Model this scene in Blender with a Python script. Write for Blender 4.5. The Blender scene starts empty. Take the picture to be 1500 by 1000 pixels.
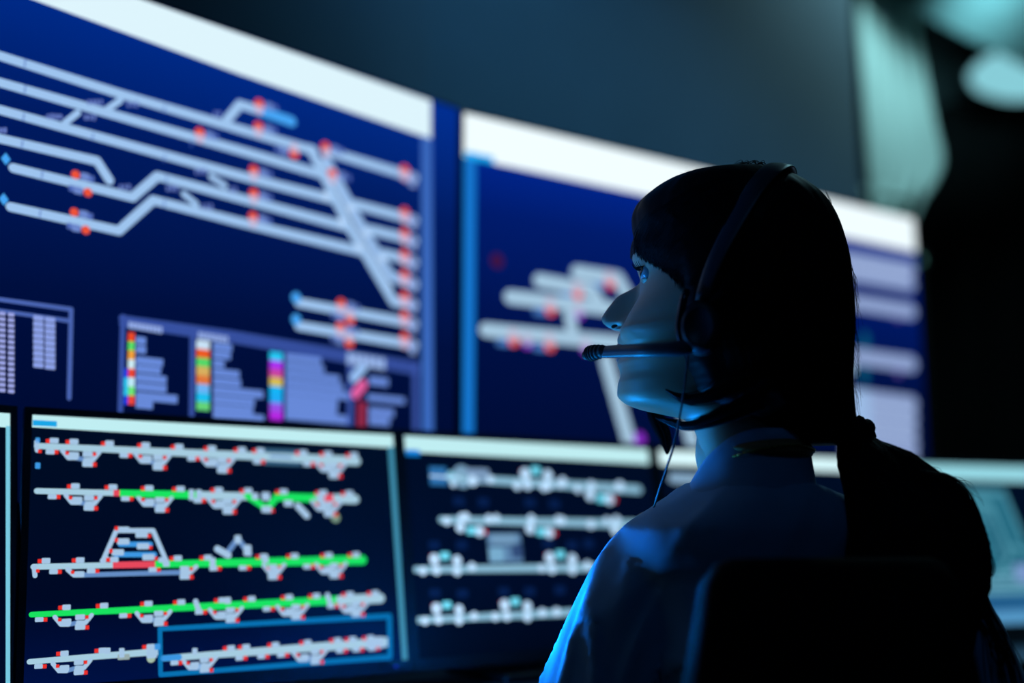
import bpy, bmesh, math, random
import numpy as np
from mathutils import Vector, Matrix, noise
from mathutils.bvhtree import BVHTree
random.seed(7)
SC = bpy.context.scene
COL = SC.collection

# ------------------------------------------------------------------ camera
F = 1640.0
PITCH = math.atan(280 / F)
CAM = Vector((0, 0, .93))
CP, SP = math.cos(PITCH), math.sin(PITCH)

def ray(px, py):
    a = (px - 750) / F
    b = (500 - py) / F
    return Vector((a, CP - b * SP, SP + b * CP))

def proj(P):
    d = P - CAM
    cz = d.y * CP + d.z * SP
    cy = -d.y * SP + d.z * CP
    return 750 + F * d.x / cz, 500 - F * cy / cz

def hit(px, py, O, n):
    r = ray(px, py)
    return CAM + r * ((O - CAM).dot(n) / r.dot(n))

def atY(px, py, Y):
    r = ray(px, py)
    return CAM + r * (Y / r.y)

cd = bpy.data.cameras.new('camera')
cd.sensor_width = 36
cd.lens = 36 * F / 1500
cd.clip_start = .02
cd.dof.use_dof = True
cd.dof.focus_distance = 1.12
cd.dof.aperture_fstop = cd.lens / 36.0
cam = bpy.data.objects.new('camera', cd)
cam.location = CAM
cam.rotation_euler = (math.pi / 2 + PITCH, 0, 0)
COL.objects.link(cam)
SC.camera = cam

# ------------------------------------------------------------------ materials
def lin(c):
    return tuple(((v / 255) / 12.92 if v / 255 <= .04045 else ((v / 255 + .055) / 1.055) ** 2.4) for v in c)

MATS = {}
def mat(name, rgb, rough=.5, spec=.5, metal=0, noise_scale=None, noise_amt=.15, bump=0, bump_scale=200, coat=0, sss=0):
    """principled material with a soft procedural colour variation"""
    if name in MATS: return MATS[name]
    m = bpy.data.materials.new(name); m.use_nodes = True
    nt = m.node_tree; b = nt.nodes['Principled BSDF']
    c = lin(rgb)
    b.inputs['Base Color'].default_value = (*c, 1)
    b.inputs['Roughness'].default_value = rough
    b.inputs['Specular IOR Level'].default_value = spec
    b.inputs['Metallic'].default_value = metal
    if coat: b.inputs['Coat Weight'].default_value = coat
    if sss:
        b.inputs['Subsurface Weight'].default_value = sss
        b.inputs['Subsurface Radius'].default_value = (.008, .004, .002)
        b.inputs['Subsurface Scale'].default_value = 1.0
    tc = nt.nodes.new('ShaderNodeTexCoord')
    if noise_scale:
        n = nt.nodes.new('ShaderNodeTexNoise'); n.inputs['Scale'].default_value = noise_scale
        n.inputs['Detail'].default_value = 4
        nt.links.new(tc.outputs['Object'], n.inputs['Vector'])
        r = nt.nodes.new('ShaderNodeValToRGB')
        r.color_ramp.elements[0].position = .3; r.color_ramp.elements[1].position = .7
        r.color_ramp.elements[0].color = (*[v * (1 - noise_amt) for v in c], 1)
        r.color_ramp.elements[1].color = (*[min(1, v * (1 + noise_amt)) for v in c], 1)
        nt.links.new(n.outputs['Fac'], r.inputs['Fac'])
        nt.links.new(r.outputs['Color'], b.inputs['Base Color'])
    if bump:
        n2 = nt.nodes.new('ShaderNodeTexNoise'); n2.inputs['Scale'].default_value = bump_scale
        nt.links.new(tc.outputs['Object'], n2.inputs['Vector'])
        bp = nt.nodes.new('ShaderNodeBump'); bp.inputs['Strength'].default_value = bump
        bp.inputs['Distance'].default_value = .001
        nt.links.new(n2.outputs['Fac'], bp.inputs['Height'])
        nt.links.new(bp.outputs['Normal'], b.inputs['Normal'])
    MATS[name] = m
    return m

def glow(rgb, strength=1.0, k=''):
    """lit pixels of a display"""
    name = 'display_%d_%d_%d%s' % (*rgb, k)
    if name in MATS: return MATS[name]
    m = bpy.data.materials.new(name); m.use_nodes = True
    b = m.node_tree.nodes['Principled BSDF']
    b.inputs['Base Color'].default_value = (0.004, 0.004, 0.005, 1)
    b.inputs['Roughness'].default_value = .35
    b.inputs['Specular IOR Level'].default_value = .1
    b.inputs['Emission Color'].default_value = (*lin(rgb), 1)
    b.inputs['Emission Strength'].default_value = strength
    MATS[name] = m
    return m

def glow_grad(name, stops, strength=1.0):
    """display background"""
    m = bpy.data.materials.new(name); m.use_nodes = True
    nt = m.node_tree; b = nt.nodes['Principled BSDF']
    b.inputs['Base Color'].default_value = (0.004, 0.004, 0.005, 1)
    b.inputs['Roughness'].default_value = .35
    b.inputs['Specular IOR Level'].default_value = .1
    tc = nt.nodes.new('ShaderNodeTexCoord'); sx = nt.nodes.new('ShaderNodeSeparateXYZ')
    nt.links.new(tc.outputs['Generated'], sx.inputs[0])
    r = nt.nodes.new('ShaderNodeValToRGB')
    e = r.color_ramp.elements
    while len(e) < len(stops): e.new(.5)
    for i, (p, c) in enumerate(stops):
        e[i].position = p; e[i].color = (*lin(c), 1)
    nt.links.new(sx.outputs['Z'], r.inputs['Fac'])
    nt.links.new(r.outputs['Color'], b.inputs['Emission Color'])
    b.inputs['Emission Strength'].default_value = strength
    MATS[name] = m
    return m

# ------------------------------------------------------------------ object helpers
def tag(o, label=None, cat=None, group=None, kind=None):
    if label: o['label'] = label
    if cat: o['category'] = cat
    if group: o['group'] = group
    if kind: o['kind'] = kind
    return o

def empty(name, loc, label=None, cat=None, group=None):
    o = bpy.data.objects.new(name, None)
    o.location = loc; o.empty_display_size = .05
    COL.objects.link(o)
    return tag(o, label, cat, group)

def origin_of(o):
    v = Vector((0, 0, 0))
    while o:
        v += o.location; o = o.parent
    return v

def link(name, bm, m, parent=None, smooth=False, loc=None):
    """bm holds world coordinates; the object gets its parent's origin (or loc)"""
    me = bpy.data.meshes.new(name)
    base = origin_of(parent) if parent else (Vector(loc) if loc else Vector((0, 0, 0)))
    bmesh.ops.translate(bm, vec=-base, verts=bm.verts[:])
    bm.normal_update()
    bm.to_mesh(me); bm.free()
    for x in (m if isinstance(m, list) else [m]): me.materials.append(x)
    if smooth:
        for p in me.polygons: p.use_smooth = True
    o = bpy.data.objects.new(name, me)
    COL.objects.link(o)
    if parent: o.parent = parent
    elif loc: o.location = loc
    return o

def add_box(bm, c, h, X=Vector((1, 0, 0)), Y=Vector((0, 1, 0)), Z=Vector((0, 0, 1)), bev=0, seg=2):
    c = Vector(c)
    vs = []
    for sx in (-1, 1):
        for sy in (-1, 1):
            for sz in (-1, 1):
                vs.append(bm.verts.new(c + X * h[0] * sx + Y * h[1] * sy + Z * h[2] * sz))
    idx = [(0, 1, 3, 2), (4, 6, 7, 5), (0, 4, 5, 1), (2, 3, 7, 6), (0, 2, 6, 4), (1, 5, 7, 3)]
    fs = [bm.faces.new([vs[i] for i in f]) for f in idx]
    bmesh.ops.recalc_face_normals(bm, faces=fs)
    if bev:
        es = list({e for f in fs for e in f.edges})
        bmesh.ops.bevel(bm, geom=es, offset=bev, segments=seg, profile=.5, affect='EDGES')

def loft(bm, rings, cap=True, closed=True, mi=0):
    vr = [[bm.verts.new(p) for p in r] for r in rings]
    n = len(vr[0]); fs = []
    for a, b in zip(vr[:-1], vr[1:]):
        for i in range(n if closed else n - 1):
            j = (i + 1) % n
            fs.append(bm.faces.new((a[i], a[j], b[j], b[i])))
    if cap and closed:
        fs.append(bm.faces.new(vr[0][::-1])); fs.append(bm.faces.new(vr[-1]))
    for f in fs: f.material_index = mi
    return fs

def catmull(pts, n):
    """smooth resample of tuples"""
    P = [np.array(p, float) for p in pts]
    P = [2 * P[0] - P[1]] + P + [2 * P[-1] - P[-2]]
    out = []
    segs = len(P) - 3
    for k in range(n):
        t = k / (n - 1) * segs
        i = min(int(t), segs - 1); t -= i
        a, b, c, d = P[i:i + 4]
        out.append(.5 * ((2 * b) + (-a + c) * t + (2 * a - 5 * b + 4 * c - d) * t * t + (-a + 3 * b - 3 * c + d) * t ** 3))
    return out

def add_tube(bm, pts, rads, seg=12, n=None, squash=None, cap=True, up=None, round_ends=False, mi=0):
    """tube along points; rads scalar or list; squash=(direction, factor) flattens it along that direction"""
    pts = [Vector(p) for p in pts]
    if not hasattr(rads, '__len__'): rads = [rads] * len(pts)
    if n:
        q = catmull([(*p, r) for p, r in zip(pts, rads)], n)
        pts = [Vector(v[:3]) for v in q]; rads = [max(1e-5, v[3]) for v in q]
    if round_ends:
        t0 = (pts[0] - pts[1]).normalized(); t1 = (pts[-1] - pts[-2]).normalized()
        r0, r1 = rads[0], rads[-1]
        A = [(pts[0] + t0 * r0 * math.cos(a), r0 * math.sin(a)) for a in (.12, .5, 1.0)]
        B = [(pts[-1] + t1 * r1 * math.cos(a), r1 * math.sin(a)) for a in (1.0, .5, .12)]
        pts = [p for p, _ in A] + pts + [p for p, _ in B]
        rads = [r for _, r in A] + list(rads) + [r for _, r in B]
    T = []
    for i in range(len(pts)):
        a = pts[max(0, i - 1)]; b = pts[min(len(pts) - 1, i + 1)]
        T.append((b - a).normalized())
    N = (up or Vector((.31, .2, .93))).copy()
    N = (N - T[0] * N.dot(T[0])).normalized()
    rings = []
    for p, t, r in zip(pts, T, rads):
        N = (N - t * N.dot(t)).normalized(); B = t.cross(N)
        ring = []
        for k in range(seg):
            a = 2 * math.pi * k / seg
            off = N * math.cos(a) * r + B * math.sin(a) * r
            if squash:
                off -= squash[0] * off.dot(squash[0]) * (1 - squash[1])
            ring.append(p + off)
        rings.append(ring)
    return loft(bm, rings, cap, mi=mi)

def add_disc_solid(bm, c, axis, prof, seg=32, xdir=None, sx=1, sy=1):
    """lathe: prof = [(r, h)...] round axis at c"""
    axis = Vector(axis).normalized()
    x = xdir or (Vector((1, 0, 0)) if abs(axis.x) < .9 else Vector((0, 1, 0)))
    x = (x - axis * x.dot(axis)).normalized(); y = axis.cross(x)
    rings = [[Vector(c) + axis * h + x * math.cos(2 * math.pi * k / seg) * r * sx + y * math.sin(2 * math.pi * k / seg) * r * sy
              for k in range(seg)] for r, h in prof]
    fs = loft(bm, rings)
    bmesh.ops.recalc_face_normals(bm, faces=fs)

def add_ball(bm, c, r, X=Vector((1, 0, 0)), Y=Vector((0, 1, 0)), Z=Vector((0, 0, 1)), s=(1, 1, 1), nu=20, nv=14):
    rings = []
    for j in range(nv + 1):
        th = math.pi * (j + .02) / (nv + .04)
        rings.append([Vector(c) + X * (r * s[0] * math.sin(th) * math.cos(2 * math.pi * i / nu))
                      + Y * (r * s[1] * math.sin(th) * math.sin(2 * math.pi * i / nu)) + Z * (r * s[2] * math.cos(th)) for i in range(nu)])
    fs = loft(bm, rings)
    bmesh.ops.recalc_face_normals(bm, faces=fs)

def apply_mods(o):
    dg = bpy.context.evaluated_depsgraph_get(); dg.update()
    me = bpy.data.meshes.new_from_object(o.evaluated_get(dg))
    old = o.data
    o.modifiers.clear(); o.data = me
    me.name = o.name
    bpy.data.meshes.remove(old)

def remesh(o, voxel, smooth=4):
    m = o.modifiers.new('r', 'REMESH'); m.mode = 'VOXEL'; m.voxel_size = voxel
    if smooth:
        s = o.modifiers.new('s', 'SMOOTH'); s.factor = .5; s.iterations = smooth
    mats = list(o.data.materials)
    apply_mods(o)
    o.data.materials.clear()
    for x in mats: o.data.materials.append(x)
    for p in o.data.polygons: p.use_smooth = True

# ------------------------------------------------------------------ display panels
WHITE = (222, 245, 253); TRACK = (158, 196, 238); PALE = (190, 210, 245); RED = (235, 82, 56); DIM = (80, 108, 190)

class Panel:
    """a flat display: O top-left corner, h along the top edge, u up the panel, n towards the viewer"""
    def __init__(s, O, h, u, w, ht):
        s.O, s.h, s.u, s.w, s.ht = Vector(O), Vector(h), Vector(u), w, ht
        s.n = s.h.cross(s.u).normalized()
        s.bm = bmesh.new(); s.mats = []
    def mi(s, m):
        if m not in s.mats: s.mats.append(m)
        return s.mats.index(m)
    def ab(s, px, py):
        P = hit(px, py, s.O, s.n) - s.O
        return P.dot(s.h), P.dot(s.u)
    def scale(s, px, py):
        return abs(s.ab(px, py - 4)[1] - s.ab(px, py + 4)[1]) / 8
    def pt(s, a, b, l=0):
        return s.O + s.h * a + s.u * b + s.n * l
    def face(s, pts, m, layer=1):
        for ax, lim, sg in ((0, 0, 1), (0, s.w, -1), (1, 0, -1), (1, -s.ht, 1)):
            out = []
            for i in range(len(pts)):
                p, q = pts[i - 1], pts[i]
                ip = (p[ax] - lim) * sg >= 0; iq = (q[ax] - lim) * sg >= 0
                if ip != iq:
                    t = (lim - p[ax]) / (q[ax] - p[ax])
                    out.append((p[0] + (q[0] - p[0]) * t, p[1] + (q[1] - p[1]) * t))
                if iq: out.append(q)
            pts = out
            if len(pts) < 3: return
        try:
            f = s.bm.faces.new([s.bm.verts.new(s.pt(a, b, .00025 * layer)) for a, b in pts])
        except ValueError:
            return
        f.material_index = s.mi(m)
        f.normal_update()
        if f.normal.dot(s.n) < 0: f.normal_flip()
    def poly(s, pxs, m, layer=1):
        s.face([s.ab(*p) for p in pxs], m, layer)
    def disc(s, px, py, r, m, layer=3, n=16):
        a, b = s.ab(px, py); r *= s.scale(px, py)
        s.face([(a + r * math.cos(2 * math.pi * k / n), b + r * math.sin(2 * math.pi * k / n)) for k in range(n)], m, layer)
    def line(s, pxs, w, m, layer=2, caps=True):
        ws = [w] * len(pxs) if not hasattr(w, '__len__') else w
        Q = [s.ab(*p) for p in pxs]; R = [.5 * wi * s.scale(*p) for wi, p in zip(ws, pxs)]
        for i in range(len(Q) - 1):
            (x0, y0), (x1, y1) = Q[i], Q[i + 1]
            L = math.hypot(x1 - x0, y1 - y0) or 1e-6
            nx, ny = -(y1 - y0) / L, (x1 - x0) / L
            s.face([(x0 + nx * R[i], y0 + ny * R[i]), (x1 + nx * R[i + 1], y1 + ny * R[i + 1]),
                    (x1 - nx * R[i + 1], y1 - ny * R[i + 1]), (x0 - nx * R[i], y0 - ny * R[i])], m, layer)
        for i, p in enumerate(pxs):
            if caps or 0 < i < len(pxs) - 1:
                a, b = Q[i]
                s.face([(a + R[i] * math.cos(k * math.pi / 6), b + R[i] * math.sin(k * math.pi / 6)) for k in range(12)], m, layer)
    def rect(s, x0, y0, x1, y1, m, layer=2):
        a0, b0 = s.ab(x0, y0); a1, b1 = s.ab(x1, y1)
        s.face([(a0, b0), (a1, b0), (a1, b1), (a0, b1)], m, layer)
    def box(s, px, py, w, h, m, layer=3, rnd=.35):
        """upright rounded chip centred on a pixel, w x h pixels"""
        a, b = s.ab(px, py); k = s.scale(px, py); w *= k * .5; h *= k * .5; r = rnd * min(w, h)
        pts = []
        for cx, cy, a0 in ((w - r, h - r, 0), (-w + r, h - r, 90), (-w + r, -h + r, 180), (w - r, -h + r, 270)):
            for d in (0, 45, 90):
                t = math.radians(a0 + d)
                pts.append((a + cx + r * math.cos(t), b + cy + r * math.sin(t)))
        s.face(pts, m, layer)
    def glyphs(s, px, py, n, w, h, m, layer=3):
        """a run of small illegible characters"""
        for i in range(n):
            x = px + i * (w + 1)
            s.box(x, py, w * random.uniform(.7, 1), h * random.uniform(.75, 1), m, layer, .2)
    def back(s, m):
        s.face([(0, 0), (s.w, 0), (s.w, -s.ht), (0, -s.ht)], m, 0)
    def finish(s, parent):
        return link('screen', s.bm, s.mats, parent)

UP = Vector((0, 0, 1))
def hdir(deg): return Vector((math.sin(math.radians(deg)), math.cos(math.radians(deg)), 0))

black_plastic = mat('black_plastic', (16, 17, 20), .45, .4, noise_scale=40, bump=.15, bump_scale=900)
dark_metal = mat('dark_metal', (30, 32, 36), .4, .5, .7, noise_scale=20)

# ---- the two big screens of the video wall
H1, H2 = hdir(45.62), hdir(56.7)
W_S, H_S = 1.115, .627
S1 = Panel(Vector((-.0852623, 1.68299688, 1.58960192)) - H1 * W_S, H1, UP, W_S, H_S)
S2 = Panel(Vector((-.07706098, 1.69341865, 1.58797906)), H2, UP, W_S, H_S)

def screen_one(p):
    p.back(glow_grad('bloom_blend_blue', [(0, (0, 8, 42)), (.38, (0, 14, 62)), (.7, (0, 26, 96)), (1, (0, 46, 146))]))  # bloom below the header painted in as brighter blue towards the top
    W = glow(WHITE, 1.0); T = glow(TRACK); PL = glow(PALE, .8); R = glow(RED); D = glow(DIM, .85); LB = glow((70, 165, 245)); ST = glow((58, 104, 188))
    p.poly([(-620, -290), (210, 0), (631, 147.5), (631, 203), (350, 108.5), (50, 0), (-620, -243)], W, 1)
    p.poly([(617, 198), (632, 203), (635, 700), (618, 700)], ST, 2)
    w = 13.5
    def L(*q, c=T, w=w, l=2): p.line(q, w, c, l)
    L((-500, -75), (0, 82), (180, 139), (350, 189), (460, 221)); L((-500, -33), (0, 121), (350, 220), (470, 255)); L((-500, 12), (0, 161), (350, 257), (488, 292))
    L((-400, 112), (0, 203), (142, 236), (160, 264))
    L((19, 246), (194, 289), (230, 258), (350, 290), (508, 332)); L((15, 303), (174, 338), (224, 293), (350, 325), (530, 368))
    L((331, 177), (351, 153), (380, 162)); L((380, 162), (427, 178), c=LB, w=15)
    L((455, 219), (510, 331), (576, 441), (606, 446), w=15); L((479, 236), (532, 335), (573, 405), (607, 416), w=15, c=glow((150, 188, 234)))
    p.line([(470, 233), (523, 336), (574, 424)], 3, glow((176, 208, 246)), 4)
    for a, b in (((481, 222), (607, 260)), ((519, 299), (607, 322)), ((540, 336), (607, 352)), ((561, 371), (607, 383)), ((437, 443), (607, 474)), ((437, 477), (607, 505))):
        L(a, b)
    for q in ((477, 287), (500, 325), (525, 362), (513, 305), (536, 341), (559, 379)):
        p.disc(*q, 6, glow((185, 215, 250)), 4)
    for y in (250, 312, 343, 374, 404, 435, 464, 495):
        p.disc(592, y, 8.5, R, 5); p.disc(592, y + 8, 8, glow((215, 190, 222), .9), 6); p.box(604, y + 13, 12, 22, glow((150, 178, 240), .8), 4)
    for x, y in ((379, 153), (378, 186), (430, 225), (476, 216), (292, 195), (486, 255), (371, 250), (371, 284), (370, 318),
                 (499, 445), (512, 468), (498, 479), (511, 502), (110, 256), (128, 282), (108, 311), (125, 337)):
        p.disc(x, y, 8 if x > 200 else 6.5, R, 5)
        s = 1 if (x, y) not in ((430, 225), (512, 468), (511, 502), (128, 282), (125, 337)) else -1
        p.box(x + 14 * s, y + 3 * s, 13, 11, glow((120, 150, 225), .8), 4)
        p.box(x + 24 * s, y + 6 * s, 7, 9, glow((90, 120, 205), .8), 4)
        if x > 200: p.disc(x, y + 8 * s, 7, glow((210, 190, 220), .9), 6)
    for x, y in ((433, 436), (433, 468)): p.disc(x, y, 8, LB, 5)
    for x, y in ((8, 233), (5, 292)): p.poly([(x - 7, y - 1), (x, y - 9), (x + 7, y + 1), (x, y + 9)], LB, 4)
    for a, b in (((157, 160), (176, 147)), ((95, 180), (114, 165)), ((309, 259), (329, 272)), ((269, 284), (287, 299))):
        L(a, b, w=9)
    for x, y, k in ((140, 150, 4), (195, 153, 3), (80, 171, 4), (133, 172, 3), (320, 167, 2), (184, 274, 3), (295, 251, 3), (343, 278, 2), (253, 276, 3), (304, 303, 3), (6, 191, 2)):
        p.glyphs(x - k * 2.5, y, k, 5, 9, glow((112, 136, 214), .8), 3)
    for x, y in ((36, 93), (36, 131), (34, 172), (32, 211), (61, 256), (58, 313), (243, 263), (240, 298), (240, 160), (280, 210), (135, 201), (240, 232)):
        p.line([(x + .8, y - 5.5), (x - .8, y + 5.5)], 1.6, glow((70, 105, 190)), 5, caps=False)
    # table at the left edge
    p.line([(-420, 380), (104, 453), (101, 583)], 6.5, D, 2); p.line([(-420, 392), (0, 455), (102, 470)], 6, D, 2)
    for k in range(9):
        y = 466 + k * 8.6
        for x in (56, 73): p.box(x, y + (x - 56) * .14, 15, 7.6, glow((150, 172, 245), .85), 3)
    for k in range(15):
        y = 459 + k * 8
        for x in (3, 16): p.box(x, y + x * .12, 9, 5.6, glow((165, 175, 240), .85), 3)
    # colour legend
    D2 = glow((62, 90, 178), .8)
    p.line([(178, 466), (340, 489), (612, 535)], 9, D2, 2); p.line([(178, 474), (340, 498), (612, 545)], 8, D2, 2)
    p.line([(180, 464), (175, 640)], 8, D2, 2); p.line([(282, 480), (280, 650)], 8, D2, 2); p.line([(513, 525), (512, 660)], 10, D2, 2); p.line([(608, 535), (609, 670)], 11, D2, 2)
    for x0, y0, n in ((190, 476, 9), (292, 491, 8)):
        for k in range(n): p.box(x0 + k * 5.6, y0 + k * .9, 5, 10, glow((158, 184, 245), .85), 3)
    txt = glow((112, 148, 232), .85)
    c1 = [(235, 75, 40), (90, 220, 105), (240, 160, 60), (205, 235, 245), (235, 70, 50), (190, 235, 250), (110, 230, 120), (235, 70, 60)]
    for k, c in enumerate(c1):
        y = 493.5 + k * 13.2 * (1 - .0); p.box(192, y, 10, 13.4, glow(c), 3, .1)
        if k in (4, 5, 6, 7): p.box(184, y, 6, 13.4, glow((30, 60, 230) if k in (4, 7) else (40, 200, 240)), 3, .1)
    for y, x1 in ((497, 213), (510, 213), (526, 238), (538, 235), (551, 243), (564, 243), (578, 259), (590, 223)):
        p.rect(199, y - 4.5, x1, y + 7 + (x1 - 199) * .1, txt, 3)
    c2 = [(200, 225, 245), (235, 90, 35), (85, 215, 105), (215, 175, 95), (225, 120, 60), (110, 180, 245), (30, 190, 240), (100, 210, 120)]
    for k, c in enumerate(c2): p.box(297, 505 + k * 12.8, 21, 13, glow(c), 3, .1)
    for y, x1 in ((505, 339), (517, 337), (530, 328), (543, 350), (556, 352), (569, 385), (582, 372), (595, 370), (606, 386)):
        p.rect(312, y - 4, x1, y + 7.5 + (x1 - 312) * .1, txt, 3)
    c3 = [(40, 200, 245), (170, 50, 240), (200, 70, 160), (215, 190, 80), (20, 180, 245), (30, 170, 245), (150, 80, 230), (180, 40, 225)]
    for k, c in enumerate(c3): p.box(404, 522 + k * 12.4, 22, 12.6, glow(c), 3, .2)
    for y, x1 in ((521, 470), (533, 474), (545, 497), (557, 502), (569, 511), (581, 494), (593, 493), (605, 508)):
        p.rect(418, y - 4, x1, y + 7.5 + (x1 - 418) * .1, txt, 3)
    for k in range(6): p.box(512 + k * 9.5, 525 + k * 1.6, 10, 17, glow((160, 190, 242), .9), 3)
    p.line([(518, 553), (531, 538)], 15, glow((150, 190, 240)), 3)
    p.line([(520, 577), (531, 563)], 15, glow((225, 95, 160)), 4)
    p.rect(523, 588, 535, 640, glow((140, 40, 70)), 4)
    for y, x0, x1 in ((551, 540, 568), (577, 538, 592), (596, 540, 576), (609, 540, 570)): p.rect(x0, y, x1, y + 15, txt, 3)
    # three more rows hidden by the monitors
screen_one(S1)

def screen_two(p):
    p.back(glow_grad('bloom_blend_navy', [(0, (0, 8, 40)), (.4, (0, 14, 66)), (.75, (0, 26, 108)), (1, (0, 42, 158))]))  # header bloom put into the colour, background fades to dark downwards
    W = glow((238, 251, 255), 1.05); T = glow((164, 198, 222)); T2 = glow((140, 160, 204)); R = glow((240, 92, 80)); V = glow((150, 50, 215))
    p.poly([(676, 163), (1400, 326), (1400, 380), (1335, 368), (698, 234), (676, 229)], W, 1)
    p.rect(681, 221, 723, 240, glow((30, 175, 245)), 2)
    p.poly([(680, 231), (697, 234), (693, 720), (677, 720)], glow((22, 118, 206)), 2)
    def L(*q, c=T, w=21, l=2): p.line(q, w, c, l)
    L((845, 399), (905, 408), (918, 432)); L((790, 411), (866, 425), (882, 450)); L((747, 435), (893, 452), (1000, 466)); L((711, 483), (904, 502), (1245, 538))
    L((834, 462), (838, 482), w=20); L((888, 528), (922, 648), w=23); L((985, 540), (1018, 660), w=23)
    p.disc(936, 643, 10, V, 3)
    for x, y in ((893, 415), (846, 430), (806, 454), (752, 499), (805, 506)):
        p.disc(x, y, 9, R, 4); p.disc(x - 1, y - 9, 9, glow((200, 190, 215), .9), 5); p.box(x - 15, y + 3, 22, 10, glow((70, 120, 190)), 1)
    for x, y in ((848, 460), (772, 503), (858, 511)):
        p.disc(x, y, 8, V, 4); p.disc(x - 1, y - 7, 9, glow((190, 190, 220), .9), 5)
    p.disc(728, 382, 11, glow((62, 18, 64)), 1)
    for a, b, w in (((1240, 378), (1333, 395), 21), ((1240, 400), (1333, 416), 21), ((1240, 441), (1334, 456), 22), ((1240, 520), (1335, 533), 23),
                    ((1240, 578), (1336, 591), 22), ((1240, 599), (1337, 611), 20), ((1240, 619), (1337, 630), 20), ((1240, 639), (1338, 650), 20), ((1240, 659), (1338, 668), 20)):
        L(a, b, c=T2, w=w)
    p.line([(1240, 389), (1333, 405)], 4, glow((170, 188, 228)), 3)
    for y0 in (588, 609, 629): p.line([(1240, y0), (1336, y0 + 12)], 3.5, glow((165, 188, 222)), 3)
    p.line([(1267, 494), (1266, 555)], 16, glow((10, 84, 118)), 1)
    p.rect(1240, 570, 1280, 690, glow((152, 184, 226)), 3)
    for x, y in ((1315, 463), (1316, 545)): p.disc(x, y, 7, glow((90, 70, 150)), 1)
screen_two(S2)

for p, lab in ((S1, 'large wall display on the left showing a rail diagram with colour legend'),
               (S2, 'large wall display behind the seated woman, with cyan strip down its left edge')):
    c = p.pt(p.w / 2, -p.ht - .004)
    root = empty('wall_display', c, lab, 'display', 'displays of the video wall')
    p.finish(root)
    bz = .0028
    bm = bmesh.new()
    for a0, a1, b0, b1 in ((-bz, p.w + bz, 0, bz), (-bz, p.w + bz, -p.ht - bz, -p.ht), (-bz, 0, -p.ht, 0), (p.w, p.w + bz, -p.ht, 0)):
        add_box(bm, p.pt((a0 + a1) / 2, (b0 + b1) / 2, -.004), ((a1 - a0) / 2, .006, (b1 - b0) / 2), p.h, p.n, p.u)
    link('bezel', bm, black_plastic, root)
    bm = bmesh.new()
    add_box(bm, p.pt(p.w / 2, -p.ht / 2, -.024), (p.w / 2 - .002, .020, p.ht / 2 - .002), p.h, p.n, p.u, .004)
    link('housing', bm, black_plastic, root)
    bm = bmesh.new()
    for a in (.25, .75):
        add_box(bm, p.pt(p.w * a, -p.ht / 2, -.068), (.02, .026, .2), p.h, p.n, p.u, .002)
    add_box(bm, p.pt(p.w / 2, -p.ht / 2, -.085), (.36, .009, .05), p.h, p.n, p.u, .002)
    link('wall_bracket', bm, dark_metal, root)

# ---- desk monitors
MU = Vector((-0.09680446, 0.13724759, 0.98579511))
MH = Vector((0.81718153, 0.57638038, 0))
MW, MHT = .443, .284
def tilt_up(h, lean=9.6):
    nn = Vector((h.y, -h.x, 0))
    return (UP * math.cos(math.radians(lean)) - nn * math.sin(math.radians(lean))).normalized()
TR2 = CAM + ray(575, 636) * 1.46
M2 = Panel(TR2 - MH * MW, MH, MU, MW, MHT)
M3 = Panel(TR2 + MH * .0165, MH, MU, MW - .016, MHT)
h1 = hdir(42); u1 = tilt_up(h1)
M1 = Panel(TR2 - MH * (MW + .0225) - h1 * MW, h1, u1, MW, MHT)
h4 = hdir(59.5); h5 = hdir(66.5)
P4 = M3.pt(M3.w, 0) + MH * .011 + h4 * .010
M4 = Panel(P4, h4, tilt_up(h4), MW, MHT)
P5 = M4.pt(MW, 0) + h4 * .014 + h5 * .013
M5 = Panel(P5 - UP * .004, h5, tilt_up(h5), MW, MHT)

HDR = glow((192, 238, 242), 1.0); LBL = glow((172, 206, 238), .9); RD = glow((232, 48, 40)); TRK = glow((172, 212, 232), .92); GRN = glow((25, 225, 95)); RSEG = glow((228, 72, 92))
BLU = glow((60, 150, 225)); GREYB = glow((100, 140, 195))

def up_label(p, x, y, n=2):
    k = 1 - .1 * (x / 600)
    p.box(x - 5, y - 8 * k, 6, 6, RD, 4, .2)
    p.box(x + 4, y - 8.5 * k, 12, 8, LBL, 5)
def dn_label(p, x, y):
    p.box(x + 6, y + 8, 6, 6, RD, 4, .2); p.box(x - 3, y + 8, 12, 7, LBL, 5)
def loop(p, x0, x1, y0, y1, mid=GREYB, w=6.5, d=16):
    """passing loop hung under a track line"""
    p.line([(x0 + 2, y0 + 5), (x0 + 11, y0 + d), (x0 + 22, y0 + d)], w, LBL, 3)
    p.line([(x1 - 2, y1 + 5), (x1 - 11, y1 + d), (x1 - 22, y1 + d)], w, LBL, 3)
    p.line([(x0 + 22, y0 + d), (x1 - 22, y1 + d)], w, mid, 2)
    p.box(x0 + 9, y0 + 9, 5, 5, RD, 4, .2); p.box(x0 + 19, y0 + 12, 14, 9, LBL, 4)
    p.box(x1 - 9, y1 + 8, 5, 5, RD, 4, .2); p.box(x1 - 19, y1 + 8, 14, 8, LBL, 4)
    p.box(x1 - 9, y1 + d + 7, 6, 6, RD, 5, .2); p.box(x1 - 19, y1 + d + 6, 15, 9, LBL, 5)

def frame_window(p, hdr, hdr_h, strip=None):
    """white title bar along the top; pixel coordinates of its lower edge come from hdr_h"""
    p.face([(0, -.001), (p.w, -.001), (p.w, -.001 - hdr_h[1]), (0, -.001 - hdr_h[0])], hdr, 1)
    if strip: p.face([(p.w - .008, -hdr_h[1]), (p.w, -hdr_h[1]), (p.w, -p.ht), (p.w - .008, -p.ht)], strip, 2)

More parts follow.
